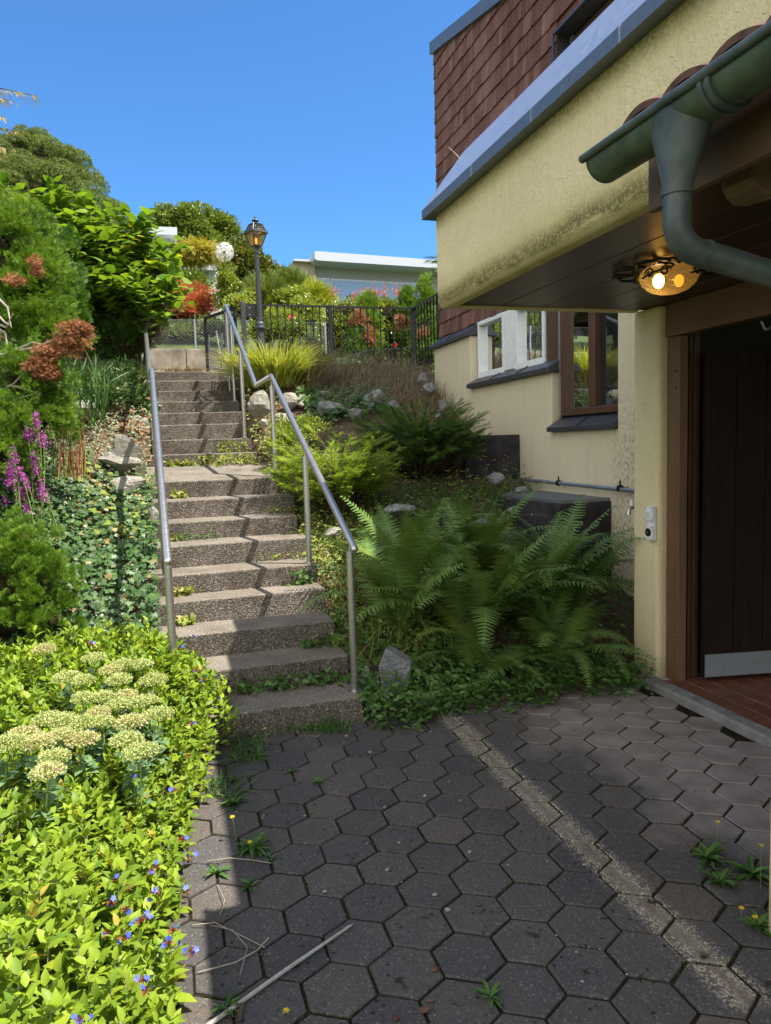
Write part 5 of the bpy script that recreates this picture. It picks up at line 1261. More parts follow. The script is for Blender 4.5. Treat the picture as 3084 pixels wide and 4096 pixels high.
# dead branch with rust coloured sprays
t = thing('dead_branch', at(0, 1430, y=5.6), 'dead thuja branch with rust brown foliage sticking out over the bank', 'branch')
b = MB()
for pts in ([(-60, 1440), (60, 1405), (150, 1390), (230, 1350), (320, 1290)], [(150, 1390), (190, 1440), (215, 1500)], [(-40, 1425), (70, 1430), (130, 1460), (190, 1490)], [(60, 1405), (130, 1370), (180, 1380)], [(-20, 1570), (50, 1540), (105, 1480)], [(-20, 1610), (60, 1600), (150, 1568)], [(40, 1600), (120, 1608), (165, 1570), ], [(-20, 1545), (60, 1545), (160, 1575)], [(-20, 1180), (30, 1230), (45, 1310)], [(-30, 1240), (20, 1290), (38, 1300)], [(-20, 1290), (25, 1310), (52, 1255)], [(-20, 1310), (20, 1330), (30, 1380)]):
    pp = [at(u, v, y=5.35 - .05 * i) for i, (u, v) in enumerate(pts)]; b.tube(pp, [lerp(.011, .003, i / (len(pp) - 1)) for i in range(len(pp))], 6)
b.build('bare_twig', 'twig', t, smooth=True)
lv = Leaves()
for e in (ell(290, 1350, 5.2, 62, 55, .08), ell(240, 1400, 5.2, 70, 40, .08), ell(160, 1450, 5.2, 50, 35, .06), ell(190, 1490, 5.2, 36, 38, .06), ell(320, 1320, 5.2, 30, 30, .05)): crown(lv, *e, 34, .032, 46, T_SPRAY, .026, .022, droop=.6, jit=.9)
for e in (ell(140, 1040, 5.95, 18, 20, .05), ell(55, 1125, 5.9, 26, 14, .05), ell(150, 1090, 5.95, 9, 12, .04)): crown(lv, *e, 8, .03, 40, T_SPRAY, .028, .022, droop=.6, jit=.9)
lv.build('dead_foliage', 'lf_thuja_brown', t)
# shady perennials between the shrub and the rail, brown leaf litter
lv = Leaves()
for e in (ell(500, 1545, 7.9, 85, 75, .4), ell(430, 1590, 7.2, 75, 55, .35), ell(560, 1620, 7.6, 40, 60, .3)): crown(lv, *e, 60, .09, 30, T_SMALL, .055, .03, tint=(0, 1), flat=.3)
tag(lv.build('grey_green_groundcover', 'lf_ivy'), 'grey green small leaved plants in the shade under the broad leaved shrub', 'plants', kind='stuff')
n = 420; lv = Leaves(); uu = RN.uniform(240, 420, n); P = np.array([at(u, RN.uniform(1480, 1680), y=RN.uniform(6.4, 7.6)) for u in uu]); lv.blades(P - [0, 0, .1], RN.normal(size=(n, 3)) * .3 + [0, 0, 1], RN.normal(size=(n, 3)) * [.35, .35, 0], RN.uniform(.2, .45, n), .007, RN.random(n) * .6)
tag(lv.build('shade_grass', 'lf_weed'), 'dark narrow leaved grass in the shade of the thuja', 'grass', kind='stuff')

# ------------------------------------------------------------------ left bank: ivy, stones, flowers
def surf(fn, x, y, e=.03):
    z = fn(x, y); return np.array([x, y, z]), nrm(np.array([[-(fn(x + e, y) - fn(x - e, y)) / (2 * e), -(fn(x, y + e) - fn(x, y - e)) / (2 * e), 1.]]))[0]
def cover(n, xr, yr, fn, T, L, W, hgt, tilt=.5, keep=None, tint=(0, 1), lv=None, face=(0, -.5, .5)):
    lv = lv or Leaves(); P = []; N = []
    while len(P) < n:
        x, y = RN.uniform(*xr), RN.uniform(*yr)
        if keep and RN.random() > keep(x, y): continue
        p, nn = surf(fn, x, y); P.append(p + nn * RN.uniform(0, hgt)); N.append(nn)
    P = np.array(P); N = np.array(N); n = len(P); D = np.cross(N, RN.normal(size=(n, 3))) + np.array([0, -.25, -.1])
    sc_ = RN.uniform(.55, 1.2, n); lv.add(P, D, N + RN.normal(size=(n, 3)) * tilt + np.array(face), L * sc_, W * sc_, T, RN.uniform(*tint, n)); return lv
def ivy_w(x, y): return 1. if y < 5.9 else max(0, 1 - (y - 5.9) / .5)
lv = cover(7800, (-1.3, -.10), (3.95, 6.4), lambda x, y: ground_z(min(x, -.27), y), T_IVY, .042, .042, .14, .75, ivy_w)
tag(lv.build('ivy', 'lf_ivy'), 'dark green ivy carpeting the bank left of the stairs', 'ivy', kind='stuff')
lv = cover(5600, (-1.5, -.12), (5.6, 7.8), lambda x, y: ground_z(min(x, -.27), y), T_SMALL, .034, .026, .13, .8, None, (.1, 1))
lv = cover(220, (-1.2, -.12), (4.2, 5.9), lambda x, y: ground_z(min(x, -.27), y), T_IVY, .036, .036, .12, .6, None, (.1, 1), lv)
tag(lv.build('pale_groundcover', 'lf_ivy_pale'), 'pale grey green creeping plants between the stones of the bank', 'plants', kind='stuff')
lv = cover(6500, (-5.5, -1.1), (3.9, 9.4), lambda x, y: ground_z(x, y), T_SMALL, .085, .06, .22, .8); lv = cover(5000, (-3.3, -1.4), (-1.5, 4.2), left_z, T_OVATE, .06, .036, .30, .8, lv=lv)
tag(lv.build('bank_greenery', 'lf_weed'), 'low green plants covering the bank farther from the stairs', 'plants', kind='stuff')
lv = cover(230, (-1.2, -.12), (4.2, 8.6), lambda x, y: ground_z(min(x, -.27), y), T_OVATE, .06, .03, .07, .9)
lv = cover(110, (-.42, -.14), (6.6, 8.6), lambda x, y: ground_z(min(x, -.27), y), T_OVATE, .10, .06, .12, 1., lv=lv)
tag(lv.build('leaf_litter', 'lf_dry'), 'brown dry leaves lying among the ivy', 'leaves', kind='stuff')
lv = cover(120, (-.7, -.12), (5.3, 6.1), lambda x, y: ground_z(min(x, -.27), y), T_IVY, .055, .055, .14, .5, None, (.2, 1)); tag(lv.build('creeper', 'lf_weedlit'), 'yellow green creeper leaves below the pale stones', 'creeper', kind='stuff')

SG = 'stones of the rock garden'
def stone(label, c, rad, mat, seed, rz=0, flat=14, rough=.10, tilt=0):
    b = MB(); blob(b, (0, 0, 0), rad, seed, 10, rough, flat=flat)
    o = b.build('stone', mat, smooth=False); o.location = c; o.rotation_euler = (tilt, tilt * .4, rz); return tag(o, label, 'stone', SG)
def st_at(label, u, v, y, ru, rv, mat, seed, depth=.8, **kw):
    c, r = ell(u, v, y, ru * 1.15, rv * 1.2); return stone(label, c, (r[0], r[0] * depth, r[2]), mat, seed, **kw)
st_at('slanting pointed stone standing in the bank, crossed by the rail shadow', 510, 1812, 6.08, 56, 72, 'stone_pale', 12, tilt=.35)
st_at('flat topped pale stone low in the bank above the ivy', 512, 1938, 5.88, 58, 40, 'stone_pale', 4)
st_at('crumbling pale stone just below the slanting pointed one', 485, 1845, 6.1, 80, 30, 'stone_pale', 25)
st_at('grey stone half hidden by creepers at the top of the bank', 330, 1650, 6.9, 88, 40, 'stone_pale', 7)
st_at('small dusty stone beside the upper flight under the brown leaves', 545, 1700, 7.2, 38, 32, 'stone_pale', 8)
st_at('stone poking out of the ivy next to a worn step edge', 612, 2065, 5.5, 22, 30, 'stone_pale', 9)
# right side
st_at('broad pale stone with a dark hollow beside the upper steps', 1030, 1620, 7.75, 48, 55, 'stone_pale', 31)
st_at('low rounded pale stone behind the kinked rail', 1125, 1675, 7.35, 52, 24, 'stone_pale', 14)
st_at('small white stone beside the rail post at the landing', 1055, 1692, 7.2, 16, 17, 'stone_pale', 3)
st_at('upright pale slab under the lime grass', 1165, 1610, 8.0, 44, 36, 'stone_pale', 16)
st_at('light stone right of the upright slab under the grass', 1206, 1597, 8.1, 30, 18, 'stone_pale', 17)
st_at('whitish stone lowest of the little heap under the grass', 1215, 1617, 8.0, 30, 16, 'stone_pale', 18)
st_at('long rounded grey boulder with moss below it, in the rock heap', 1340, 1635, 7.7, 66, 26, 'stone_grey', 19)
st_at('large angular grey boulder lying aslant over the rock heap', 1512, 1592, 7.9, 56, 34, 'stone_grey', 20, tilt=.35)
st_at('grey boulder right of the angular one, half in the juniper', 1578, 1632, 7.6, 30, 30, 'stone_grey', 21)
st_at('small square grey stone under the angular boulder', 1474, 1622, 7.7, 26, 15, 'stone_grey', 22)
st_at('small grey stone lying on the square one', 1467, 1602, 7.8, 14, 10, 'stone_grey', 23)
st_at('low grey stone at the front of the rock heap behind the lime juniper', 1425, 1655, 7.5, 34, 22, 'stone_grey', 24)
st_at('grey stone in the crevice plants left in the rock heap', 1285, 1600, 8.0, 16, 14, 'stone_grey', 26)
st_at('flat grey stone just above the long rounded boulder', 1300, 1575, 8.1, 28, 15, 'stone_grey', 27)
st_at('pale grey stone sunk into the leaves above the heap', 1420, 1585, 8.0, 22, 12, 'stone_grey', 28)
st_at('grey stone showing between the two junipers', 1525, 1730, 6.9, 40, 26, 'stone_grey', 29)
st_at('grey rock high by the house corner', 1690, 1520, 8.35, 26, 24, 'stone_grey', 30)
st_at('jagged grey rock against the foot of the stucco wall', 1715, 1560, 8.15, 38, 28, 'stone_grey', 13)
st_at('pointed bluish rock at the wall, upper one of two', 1772, 1625, 7.7, 18, 26, 'stone_grey', 32)
st_at('small bluish rock at the wall, lower one of two', 1755, 1665, 7.55, 16, 12, 'stone_grey', 33)
st_at('narrow pale stone at the end of a step beside the post', 1187, 1925, 5.85, 16, 34, 'stone_pale', 34)
st_at('large grey stone under the yellow flowers behind the ferns', 1590, 2035, 5.35, 60, 26, 'stone_grey', 35)
st_at('flat grey boulder just behind the fern tips', 1925, 2105, 4.95, 75, 30, 'stone_grey', 36)
st_at('grey stone in front of the black concrete slab', 1985, 1910, 5.95, 36, 26, 'stone_grey', 37)
st_at('grey stone near the end of the wall pipe', 2090, 1960, 5.85, 36, 20, 'stone_grey', 38)
st_at('small grey stone beside the metal grate', 2050, 2040, 5.2, 22, 18, 'stone_grey', 39)
st_at('pale stone behind the ferns close to the pillar', 2440, 2230, 4.35, 32, 44, 'stone_grey', 40)
st_at('flat stone under the steel post of the second step', 1330, 2130, 4.9, 36, 20, 'stone_pale', 42)
# the pointed stone in the shade at the foot of the stairs: an angular slab
b = MB(); P0 = [at(u, v, y=3.93) for u, v in ((1513, 2670), (1542, 2594), (1645, 2652), (1632, 2775), (1530, 2742))]; P0[3][2] -= .03; P0[4][2] -= .06
sh = np.array([.06, .13, -.02]); b.add([tuple(q) for q in P0] + [tuple(q + sh * (1 + .1 * i)) for i, q in enumerate(P0)], [(0, 1, 2, 3, 4), (9, 8, 7, 6, 5)] + [(i, (i + 1) % 5, (i + 1) % 5 + 5, i + 5) for i in range(5)])
o = b.build('stone', 'stone_grey', bevel=.008); tag(o, 'angular grey stone leaning at the foot of the ferns beside the steel post', 'stone', SG)
st_at('small grey stone between the steel post and the angular stone', 1468, 2690, 4.02, 20, 24, 'stone_grey', 43)

# red-tipped grass, purple loosestrife
c = at(295, 1910, y=5.45); t = thing('red_grass', c, 'red tipped upright grass on the bank beside the purple flowers', 'grass')
n = 70; lv = Leaves(); P = c + RN.normal(size=(n, 3)) * [.07, .05, .01]; lv.blades(P, RN.normal(size=(n, 3)) * [.12, .12, .05] + [0, 0, 1], RN.normal(size=(n, 3)) * [.14, .1, 0], RN.uniform(.25, .5, n), .0042, RN.random(n)); lv.build('blades', 'lf_redgrass', t)
def spikes(name, label, pts, y, mat, leafmat):
    c = at(pts[0][0], 2080, y=y); t = thing(name, (c[0], c[1], ground_z(c[0], c[1])), label, 'flower'); b = MB(); lf = Leaves()
    for (u, v, l) in pts:
        lv = Leaves(); yy = y + RN.uniform(-.1, .1)
        top = at(u, v, y=yy); bot = np.array([top[0] + RN.normal() * .04, yy + .03, top[2] - .45]); b.tube([tuple(bot), tuple((bot + top) / 2 + [.01, 0, 0]), tuple(top)], [.004, .003, .0015], 5)
        n = int(l * 2.2); f_ = RN.random(n); P = top - np.outer(f_ * l * pxm(yy), [0, 0, 1]) + RN.normal(size=(n, 3)) * .012 * (.4 + f_[:, None]); d = RN.normal(size=(n, 3)) + [0, 0, .3]
        lv.add(P, d, RN.normal(size=(n, 3)), .019, .011, T_SMALL, RN.random(n)); lv.build('flower_spike', mat, t)
        m_ = 26; f_ = RN.uniform(.25, 1, m_); P = top * (1 - f_)[:, None] + bot * f_[:, None]; lf.add(P, RN.normal(size=(m_, 3)) + [0, 0, .2], RN.normal(size=(m_, 3)) * .5 + [0, 0, 1], .045, .016, T_SMALL, RN.random(m_))
    b.build('stem', 'stem_green', t); lf.build('leaves', leafmat, t); return t
spikes('loosestrife', 'purple flowering loosestrife spikes on the bank at the edge of the photo', [(145, 1655, 50), (108, 1710, 46), (172, 1735, 46), (50, 1790, 60), (30, 1850, 80), (132, 1810, 55), (45, 1880, 60), (80, 1870, 46), (105, 1915, 40), (85, 1950, 50), (165, 1915, 50), (170, 1950, 44), (20, 1995, 16), (105, 2020, 30), (140, 1735, 20), (140, 1870, 26)], 5.0, 'fl_purple', 'lf_weed')

# ------------------------------------------------------------------ the lime ground cover bed with sedum and blue flowers
def bed_edge(y): return np.interp(y, [1.2, 1.8, 2.1, 2.6, 3.0, 3.5, 3.9, 4.3], [-.08, -.08, -.08, -.06, -.01, .12, .25, .10])
def bed_top(x, y):
    e = bed_edge(y) - x
    return left_z(min(x, -.1), min(y, 4.)) + (.06 + .24 * smooth(0, .30, e)) * (1 + .10 * nz(x, y, 2)) + .06 * smooth(3.2, 4.2, y)
lv = Leaves(); st = MB(); cnt = 0
while cnt < 3000:
    y = RN.uniform(1.25, 4.35); x = RN.uniform(-1.55, .28)
    if x > bed_edge(y) + RN.normal() * .02 or (x < -.1 - .42 * y): continue
    top = bed_top(x, y) + RN.normal() * .035; lean = RN.normal(size=2) * .12 + [.12 * smooth(.25, 0, bed_edge(y) - x), 0]
    h = RN.uniform(.12, .22); tip = np.array([x + lean[0] * h, y + lean[1] * h, top]); bot = np.array([x, y, top - h])
    if cnt % 3 == 0: st.tube([tuple(bot - [0, 0, .1]), tuple(tip)], [.0022, .0012], 4, False)
    n = RN.integers(9, 15); f_ = np.linspace(.05, 1, n) ** .8; P = bot + np.outer(f_, tip - bot); a = np.arange(n) * 2.4 + RN.uniform(0, 6); el = np.interp(f_, [0, .7, 1], [.05, .45, 1.1]) + RN.normal(size=n) * .22
    D = np.stack([np.cos(a) * np.cos(el), np.sin(a) * np.cos(el), np.sin(el)], 1); Nn = np.stack([-np.cos(a) * np.sin(el), -np.sin(a) * np.sin(el), np.cos(el)], 1) + RN.normal(size=(n, 3)) * .25
    L = np.interp(f_, [0, .55, 1], [.034, .055, .036]) * RN.uniform(.75, 1.3, n) * RN.uniform(.85, 1.15); lv.add(P, D, Nn, L, L * .62, T_OVATE, np.clip(RN.random(n) * .7 + RN.normal() * .12 + .12, 0, .97 if RN.random() < .95 else 1)); cnt += 1
o = lv.build('ground_cover', 'lf_bed'); tag(o, 'lime green leafy ground cover filling the sunny bed', 'ground cover', kind='stuff')
tag(st.build('ground_cover_stems', 'twig'), 'thin reddish stems under the lime ground cover leaves', 'stems', kind='stuff')
# sedum heads: (u, v) in the photograph
heads = [(175, 2580), (375, 2615), (490, 2640), (560, 2640), (440, 2665), (330, 2705), (268, 2690), (475, 2700), (610, 2700), (330, 2775), (410, 2770), (505, 2765), (470, 2800), (560, 2790), (585, 2785), (630, 2835), (390, 2835), (520, 2865), (410, 2870), (320, 2870), (245, 2860), (190, 2855), (240, 2920), (330, 2935), (150, 2945), (215, 3005), (30, 2945), (505, 2935), (90, 2915), (560, 2980), (190, 3060)]
groups = {}
for i, (u, v) in enumerate(heads): groups.setdefault(0 if v < 2720 else 1 if v < 2850 else 2, []).append((u, v))
HL = ['cream sedum plant with flat flower heads, farthest of the three in the bed', 'cream sedum plant in the middle of the lime bed, pinkish heads', 'cream sedum plant nearest the viewer, heads spread over the leaves']
for g, hs in groups.items():
    cs = [at(u, v, y=np.interp(v, [2580, 2700, 2800, 2900, 3060], [3.75, 3.4, 3.1, 2.85, 2.5])) for u, v in hs]; cm = np.mean(cs, 0)
    t = thing('sedum', (cm[0], cm[1], .1), HL[g], 'flower', 'cream sedum in the lime bed'); sm = MB(); lf = Leaves()
    for c in cs:
        R = RN.uniform(.045, .070); n = 560; r = np.sqrt(RN.random(n)) * R; a = RN.uniform(0, 2 * PI, n)
        P = c + np.stack([r * np.cos(a), r * np.sin(a), -.38 * r * r / R + RN.normal(size=n) * .004], 1); d = np.stack([np.cos(a) * r / R * .8, np.sin(a) * r / R * .8, np.ones(n)], 1)
        hv = Leaves(); pink = RN.random() < .35; tn = RN.random(n) * .85 if not pink else np.clip(.35 + RN.random(n) * .7, 0, 1)
        hv.add(P - nrm(d) * .008, d + RN.normal(size=(n, 3)) * .3, RN.normal(size=(n, 3)), .0095, .0095, T_SMALL, tn)
        hv.add(P, RN.normal(size=(n, 3)), RN.normal(size=(n, 3)) + [0, 0, 1], .0075, .0085, T_SMALL, tn); hv.build('flower_head', 'fl_sedum', t)
        ft = c - [RN.normal() * .02, RN.normal() * .02, .26]
        for k in range(7): a_ = k * .9; e = c + np.array([math.cos(a_) * R * .6, math.sin(a_) * R * .6, -.02]); sm.tube([tuple(c - [0, 0, .055]), tuple(e)], .0016, 4, False)
        sm.tube([tuple(ft), tuple(c - [0, 0, .05])], [.004, .003], 5)
        m_ = 18; f_ = RN.uniform(0, .85, m_); lf.add(ft + np.outer(f_, c - ft - [0, 0, .05]), RN.normal(size=(m_, 3)) * [1, 1, .3] + [0, 0, .3], RN.normal(size=(m_, 3)) * .3 + [0, 0, 1], .055, .04, T_OVATE, RN.random(m_))
    sm.build('stem', 'stem_green', t); lf.build('leaves', 'lf_sedum', t)
# blue flowers with red brown calyces
blue = [(362, 2570), (775, 2543), (718, 2590), (783, 2680), (812, 2715), (768, 2890), (752, 3020), (571, 3103), (697, 3158), (727, 3352), (760, 3422), (604, 3487), (626, 3465), (472, 3511), (512, 3545), (620, 3562), (442, 3608), (503, 3632), (560, 3680), (580, 3668), (428, 3728), (490, 3745), (690, 3720), (765, 3806), (675, 3765), (575, 3916), (585, 3960), (325, 4080), (745, 3560)]
BG = 'blue flowers in the lime ground cover'
for i, (u, v) in enumerate(blue):
    y = np.interp(v, [2540, 2720, 3020, 3350, 3600, 3900, 4080], [3.9, 3.6, 2.9, 2.35, 2.1, 1.78, 1.62]); c = at(u, v, y=y)
    t = thing('blue_flower', c, 'small blue flower cluster with red brown calyx among the lime leaves', 'flower', BG); lv = Leaves(); ca = Leaves()
    for k in range(RN.integers(1, 4)):
        q = c + RN.normal(size=3) * [.012, .006, .008]; ax = nrm((RN.normal(size=3) * .5 + [0, -.6, .8])[None])[0]; e1 = np.array(Vector(ax).orthogonal().normalized()); e2 = np.cross(ax, e1); a = np.arange(5) * 2 * PI / 5
        lv.add(np.repeat(q[None], 5, 0), np.outer(np.cos(a), e1) + np.outer(np.sin(a), e2) + ax * .15, np.repeat(ax[None], 5, 0), .0098, .0105, T_SMALL, RN.random(5))
    n = 26; d = sphere_pts(n, -.3); ca.add(np.repeat(c[None], len(d), 0) - [0, 0, .006], d, d[:, [1, 2, 0]], .017, .005, T_SMALL, RN.random(len(d)))
    lv.build('petals', 'fl_blue', t); ca.build('calyx', 'calyx', t)

# ------------------------------------------------------------------ right bed
def rcover(*a, **k): return cover(*a, **k)
RZ = lambda x, y: ground_z(max(x, 1.02), y)
lv = cover(2600, (.92, 1.9), (5.2, 7.4), RZ, T_SMALL, .04, .028, .16, .8, lambda x, y: 1 if x < 1.3 + RN.random() * .5 else 0)
lv = cover(700, (.92, 1.6), (4.3, 5.6), RZ, T_SMALL, .034, .022, .25, .8, lv=lv)
lv = cover(900, (.84, 1.25), (6.2, 9.2), lambda x, y: max(RZ(x, y), stair_z(y) - .05), T_SMALL, .04, .028, .14, .9, lv=lv)
tag(lv.build('sunny_weeds', 'lf_weedlit'), 'tangle of bright yellow green weeds beside the steel rail', 'weeds', kind='stuff')
n = 1300; lv = Leaves(); P = np.array([surf(RZ, RN.uniform(.98, 1.75), RN.uniform(4.2, 6.2))[0] for _ in range(n)]); lv.blades(P, RN.normal(size=(n, 3)) * .4 + [0, -.1, 1], RN.normal(size=(n, 3)) * [.4, .4, 0], RN.uniform(.1, .34, n), .003, RN.random(n))
tag(lv.build('dry_stalks', 'lf_weedlit'), 'thin straw coloured stalks in the sunny weeds', 'weeds', kind='stuff')
lv = cover(5200, (1.0, 3.25), (3.72, 6.2), RZ, T_SMALL, .042, .026, .16, .7)
lv = cover(2500, (.98, 2.75), (3.60, 4.1), lambda x, y: RZ(x, y) + .02, T_OVATE, .045, .024, .16, .8, lambda x, y: 1 if y > 3.66 + .07 * math.sin(x * 9) + .04 * math.sin(x * 23) else 0, lv=lv)
lv = cover(700, (.94, 1.9), (3.9, 4.7), RZ, T_IVY, .05, .05, .1, .6, lv=lv)
lv = cover(3600, (1.3, 3.25), (4.7, 6.3), RZ, T_SMALL, .036, .022, .20, .9, lv=lv)
tag(lv.build('undergrowth', 'lf_weed'), 'low dark green undergrowth below the ferns along the paving', 'undergrowth', kind='stuff')
n = 1800; lv = Leaves(); P = np.array([surf(RZ, RN.uniform(1.35, 3.2), RN.uniform(4.7, 6.2))[0] for _ in range(n)]); lv.blades(P, RN.normal(size=(n, 3)) * .35 + [0, 0, 1], RN.normal(size=(n, 3)) * [.3, .3, 0], RN.uniform(.1, .32, n), .0028, RN.random(n) * .6)
tag(lv.build('flower_stalks', 'lf_weed'), 'wiry flower stalks around the light well', 'weeds', kind='stuff')
lv = Leaves(); n = 95
for k in range(n):
    u = RN.uniform(1480, 2060); v = 1880 + (u - 1480) * .02 + RN.uniform(-10, 170) - (60 if u > 1900 else 0); c = at(u, v, y=RN.uniform(5.0, 5.7)); m_ = 7; a = np.arange(m_) * .9; lv.add(np.repeat(c[None], m_, 0), np.stack([np.cos(a), np.sin(a), .25 * np.ones(m_)], 1), np.repeat(np.array([[0, -.3, 1.]]), m_, 0), .010, .009, T_SMALL, RN.random(m_))
tag(lv.build('yellow_flowers', 'fl_yellow'), 'scattered tiny yellow flowers between the juniper and the ferns', 'flowers', kind='stuff')
# crevice plants on the rock heap, thin heather-like dry growth above
lv = cover(900, (1.45, 2.5), (7.5, 8.3), lambda x, y: ground_z(max(x, 1.02), y) + .05, T_OVATE, .06, .045, .12, .6, tint=(0, .8)); tag(lv.build('crevice_plants', 'lf_weed'), 'dark leaved plants growing in the grey rock heap', 'plants', kind='stuff')
n = 3600; lv = Leaves(); P = []
while len(P) < n:
    x, y = RN.uniform(1.35, 3.28), RN.uniform(7.7, 9.7)
    if x < 1.7 and y < 8.3: continue
    P.append(surf(RZ, x, y)[0])
P = np.array(P); lv.blades(P, RN.normal(size=(n, 3)) * .38 + [0, -.1, 1], RN.normal(size=(n, 3)) * [.5, .4, 0], RN.uniform(.14, .42, n), .0032, RN.random(n))
tag(lv.build('dry_grass', 'lf_drygrass'), 'brown dry grass and withered stalks in front of the iron fence', 'grass', kind='stuff')
n = 420; lv = Leaves(); P = np.array([at(RN.uniform(1225, 1290), RN.uniform(1500, 1560), y=8.5 + RN.normal() * .12) for _ in range(n)]); lv.blades(P - [0, 0, .05], RN.normal(size=(n, 3)) * .3 + [.25, 0, 1], RN.normal(size=(n, 3)) * [.4, .3, 0] + [.3, -.1, 0], RN.uniform(.25, .6, n), .003, RN.random(n))
tag(lv.build('tall_dry_grass', 'lf_drygrass'), 'tuft of tall dry grass right of the lime grass, leaning to the house', 'grass', kind='stuff')
# lime ornamental grass
c = at(1105, 1600, y=8.65); c[2] = RZ(c[0], c[1]) + .02; t = thing('ornamental_grass', c, 'big arching tuft of lime green ornamental grass behind the kink of the rail', 'grass')
n = 1500; lv = Leaves(); a = RN.uniform(0, 2 * PI, n); r = np.sqrt(RN.random(n)) * .30; P = c + np.stack([np.cos(a) * r * 1.2, np.sin(a) * r, RN.uniform(-.03, .10, n)], 1); o_ = np.stack([np.cos(a), np.sin(a), np.zeros(n)], 1)
lv.blades(P, o_ * (r[:, None] * 1.6 + .12) + RN.normal(size=(n, 3)) * .14 + [0, 0, 1], o_ * RN.uniform(.2, .75, (n, 1)) + RN.normal(size=(n, 3)) * [.16, .16, 0], RN.uniform(.26, .58, n), .0092, RN.random(n), 6); lv.build('blades', 'lf_grass', t)
q = at(985, 1460, y=9.2); t = thing('ornamental_grass', q, 'small lime grass tuft at the gate beside the top steps', 'grass')
n = 220; lv = Leaves(); a = RN.uniform(0, 2 * PI, n); o_ = np.stack([np.cos(a), np.sin(a), np.zeros(n)], 1); lv.blades(np.array([q[0], q[1], 2.42]) + o_ * RN.uniform(0, .12, (n, 1)), o_ * .35 + [0, 0, 1], o_ * RN.uniform(.2, .7, (n, 1)), RN.uniform(.18, .4, n), .006, RN.random(n), 5); lv.build('blades', 'lf_grass', t)

# low junipers with arching feathery shoots
def juniper(label, c, rad, k, mat, tint=(0, 1)):
    z0 = ground_z(c[0], c[1]); t = thing('juniper', (c[0], c[1], z0), label, 'shrub', 'low junipers on the slope'); lv = Leaves(); b = MB()
    for i in range(k):
        a = RN.uniform(0, 2 * PI); f_ = math.sqrt(RN.random()); h = RN.uniform(.25, 1.0); d = np.array([math.cos(a), math.sin(a), 0.])
        s0 = np.array([c[0], c[1], z0]) + d * f_ * np.array(rad) * .55 * [1, 1, 0] + [0, 0, h * rad[2] * (1 - .5 * f_)]
        s0[2] = max(s0[2], ground_z(s0[0], s0[1]) + .05); l = RN.uniform(.26, .50); e = s0 + d * l * .8 + [0, 0, l * RN.uniform(.15, .75)]; md = (s0 + e) / 2 + [0, 0, .07]
        tp = e + d * .10 - [0, 0, .045]; b.tube([tuple(s0 - d * .15 - [0, 0, .12]), tuple(s0), tuple(md), tuple(e)], [.006, .005, .003, .0015], 4, False)
        n = 30; g = RN.random(n) ** .8; P = s0 * ((1 - g) ** 2)[:, None] + md * (2 * g * (1 - g))[:, None] + e * (g ** 2)[:, None]; sd = np.cross(nrm((e - s0)[None])[0], [0, 0, 1]); sg = RN.choice([-1, 1], n)
        ax = nrm((e - s0)[None])[0]; D = ax * .9 + np.outer(sg * RN.uniform(.2, 1., n), sd) + RN.normal(size=(n, 3)) * .25 + [0, 0, .1]
        sz = np.interp(g, [0, .6, 1], [.10, .085, .055]) * RN.uniform(.7, 1.2, n); lv.add(P, D, RN.normal(size=(n, 3)) * .4 + [0, 0, 1], sz, sz * .75, T_JUNI, np.clip(RN.uniform(*tint, n) * .7 + RN.normal() * .15 + .12 * g, 0, 1))
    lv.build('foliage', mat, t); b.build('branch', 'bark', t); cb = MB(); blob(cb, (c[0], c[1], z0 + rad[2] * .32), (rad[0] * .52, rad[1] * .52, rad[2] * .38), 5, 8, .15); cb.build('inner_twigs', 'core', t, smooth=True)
q = at(1340, 1900, y=5.9); juniper('sunlit lime green juniper with feathery shoots left of the darker one', (q[0] - .02, 5.9), (.46, .45, .62), 190, 'lf_juniper_sunlit')
q = at(1690, 1900, y=6.45); juniper('dark green feathery juniper in the shade below the stucco wall', (q[0], 6.5), (.66, .55, .56), 290, 'lf_juniper')
plant('low_shrub', 'small leaved green shrub between the rail post and the lime juniper', 'shrub', [ell(1200, 1720, 7.0, 90, 40, .25), ell(1150, 1760, 6.6, 60, 40, .2)], T_SMALL, .035, .028, 'lf_hedge', 60, .08, 50, core=.5, trunk=0, tint=(.1, .8))

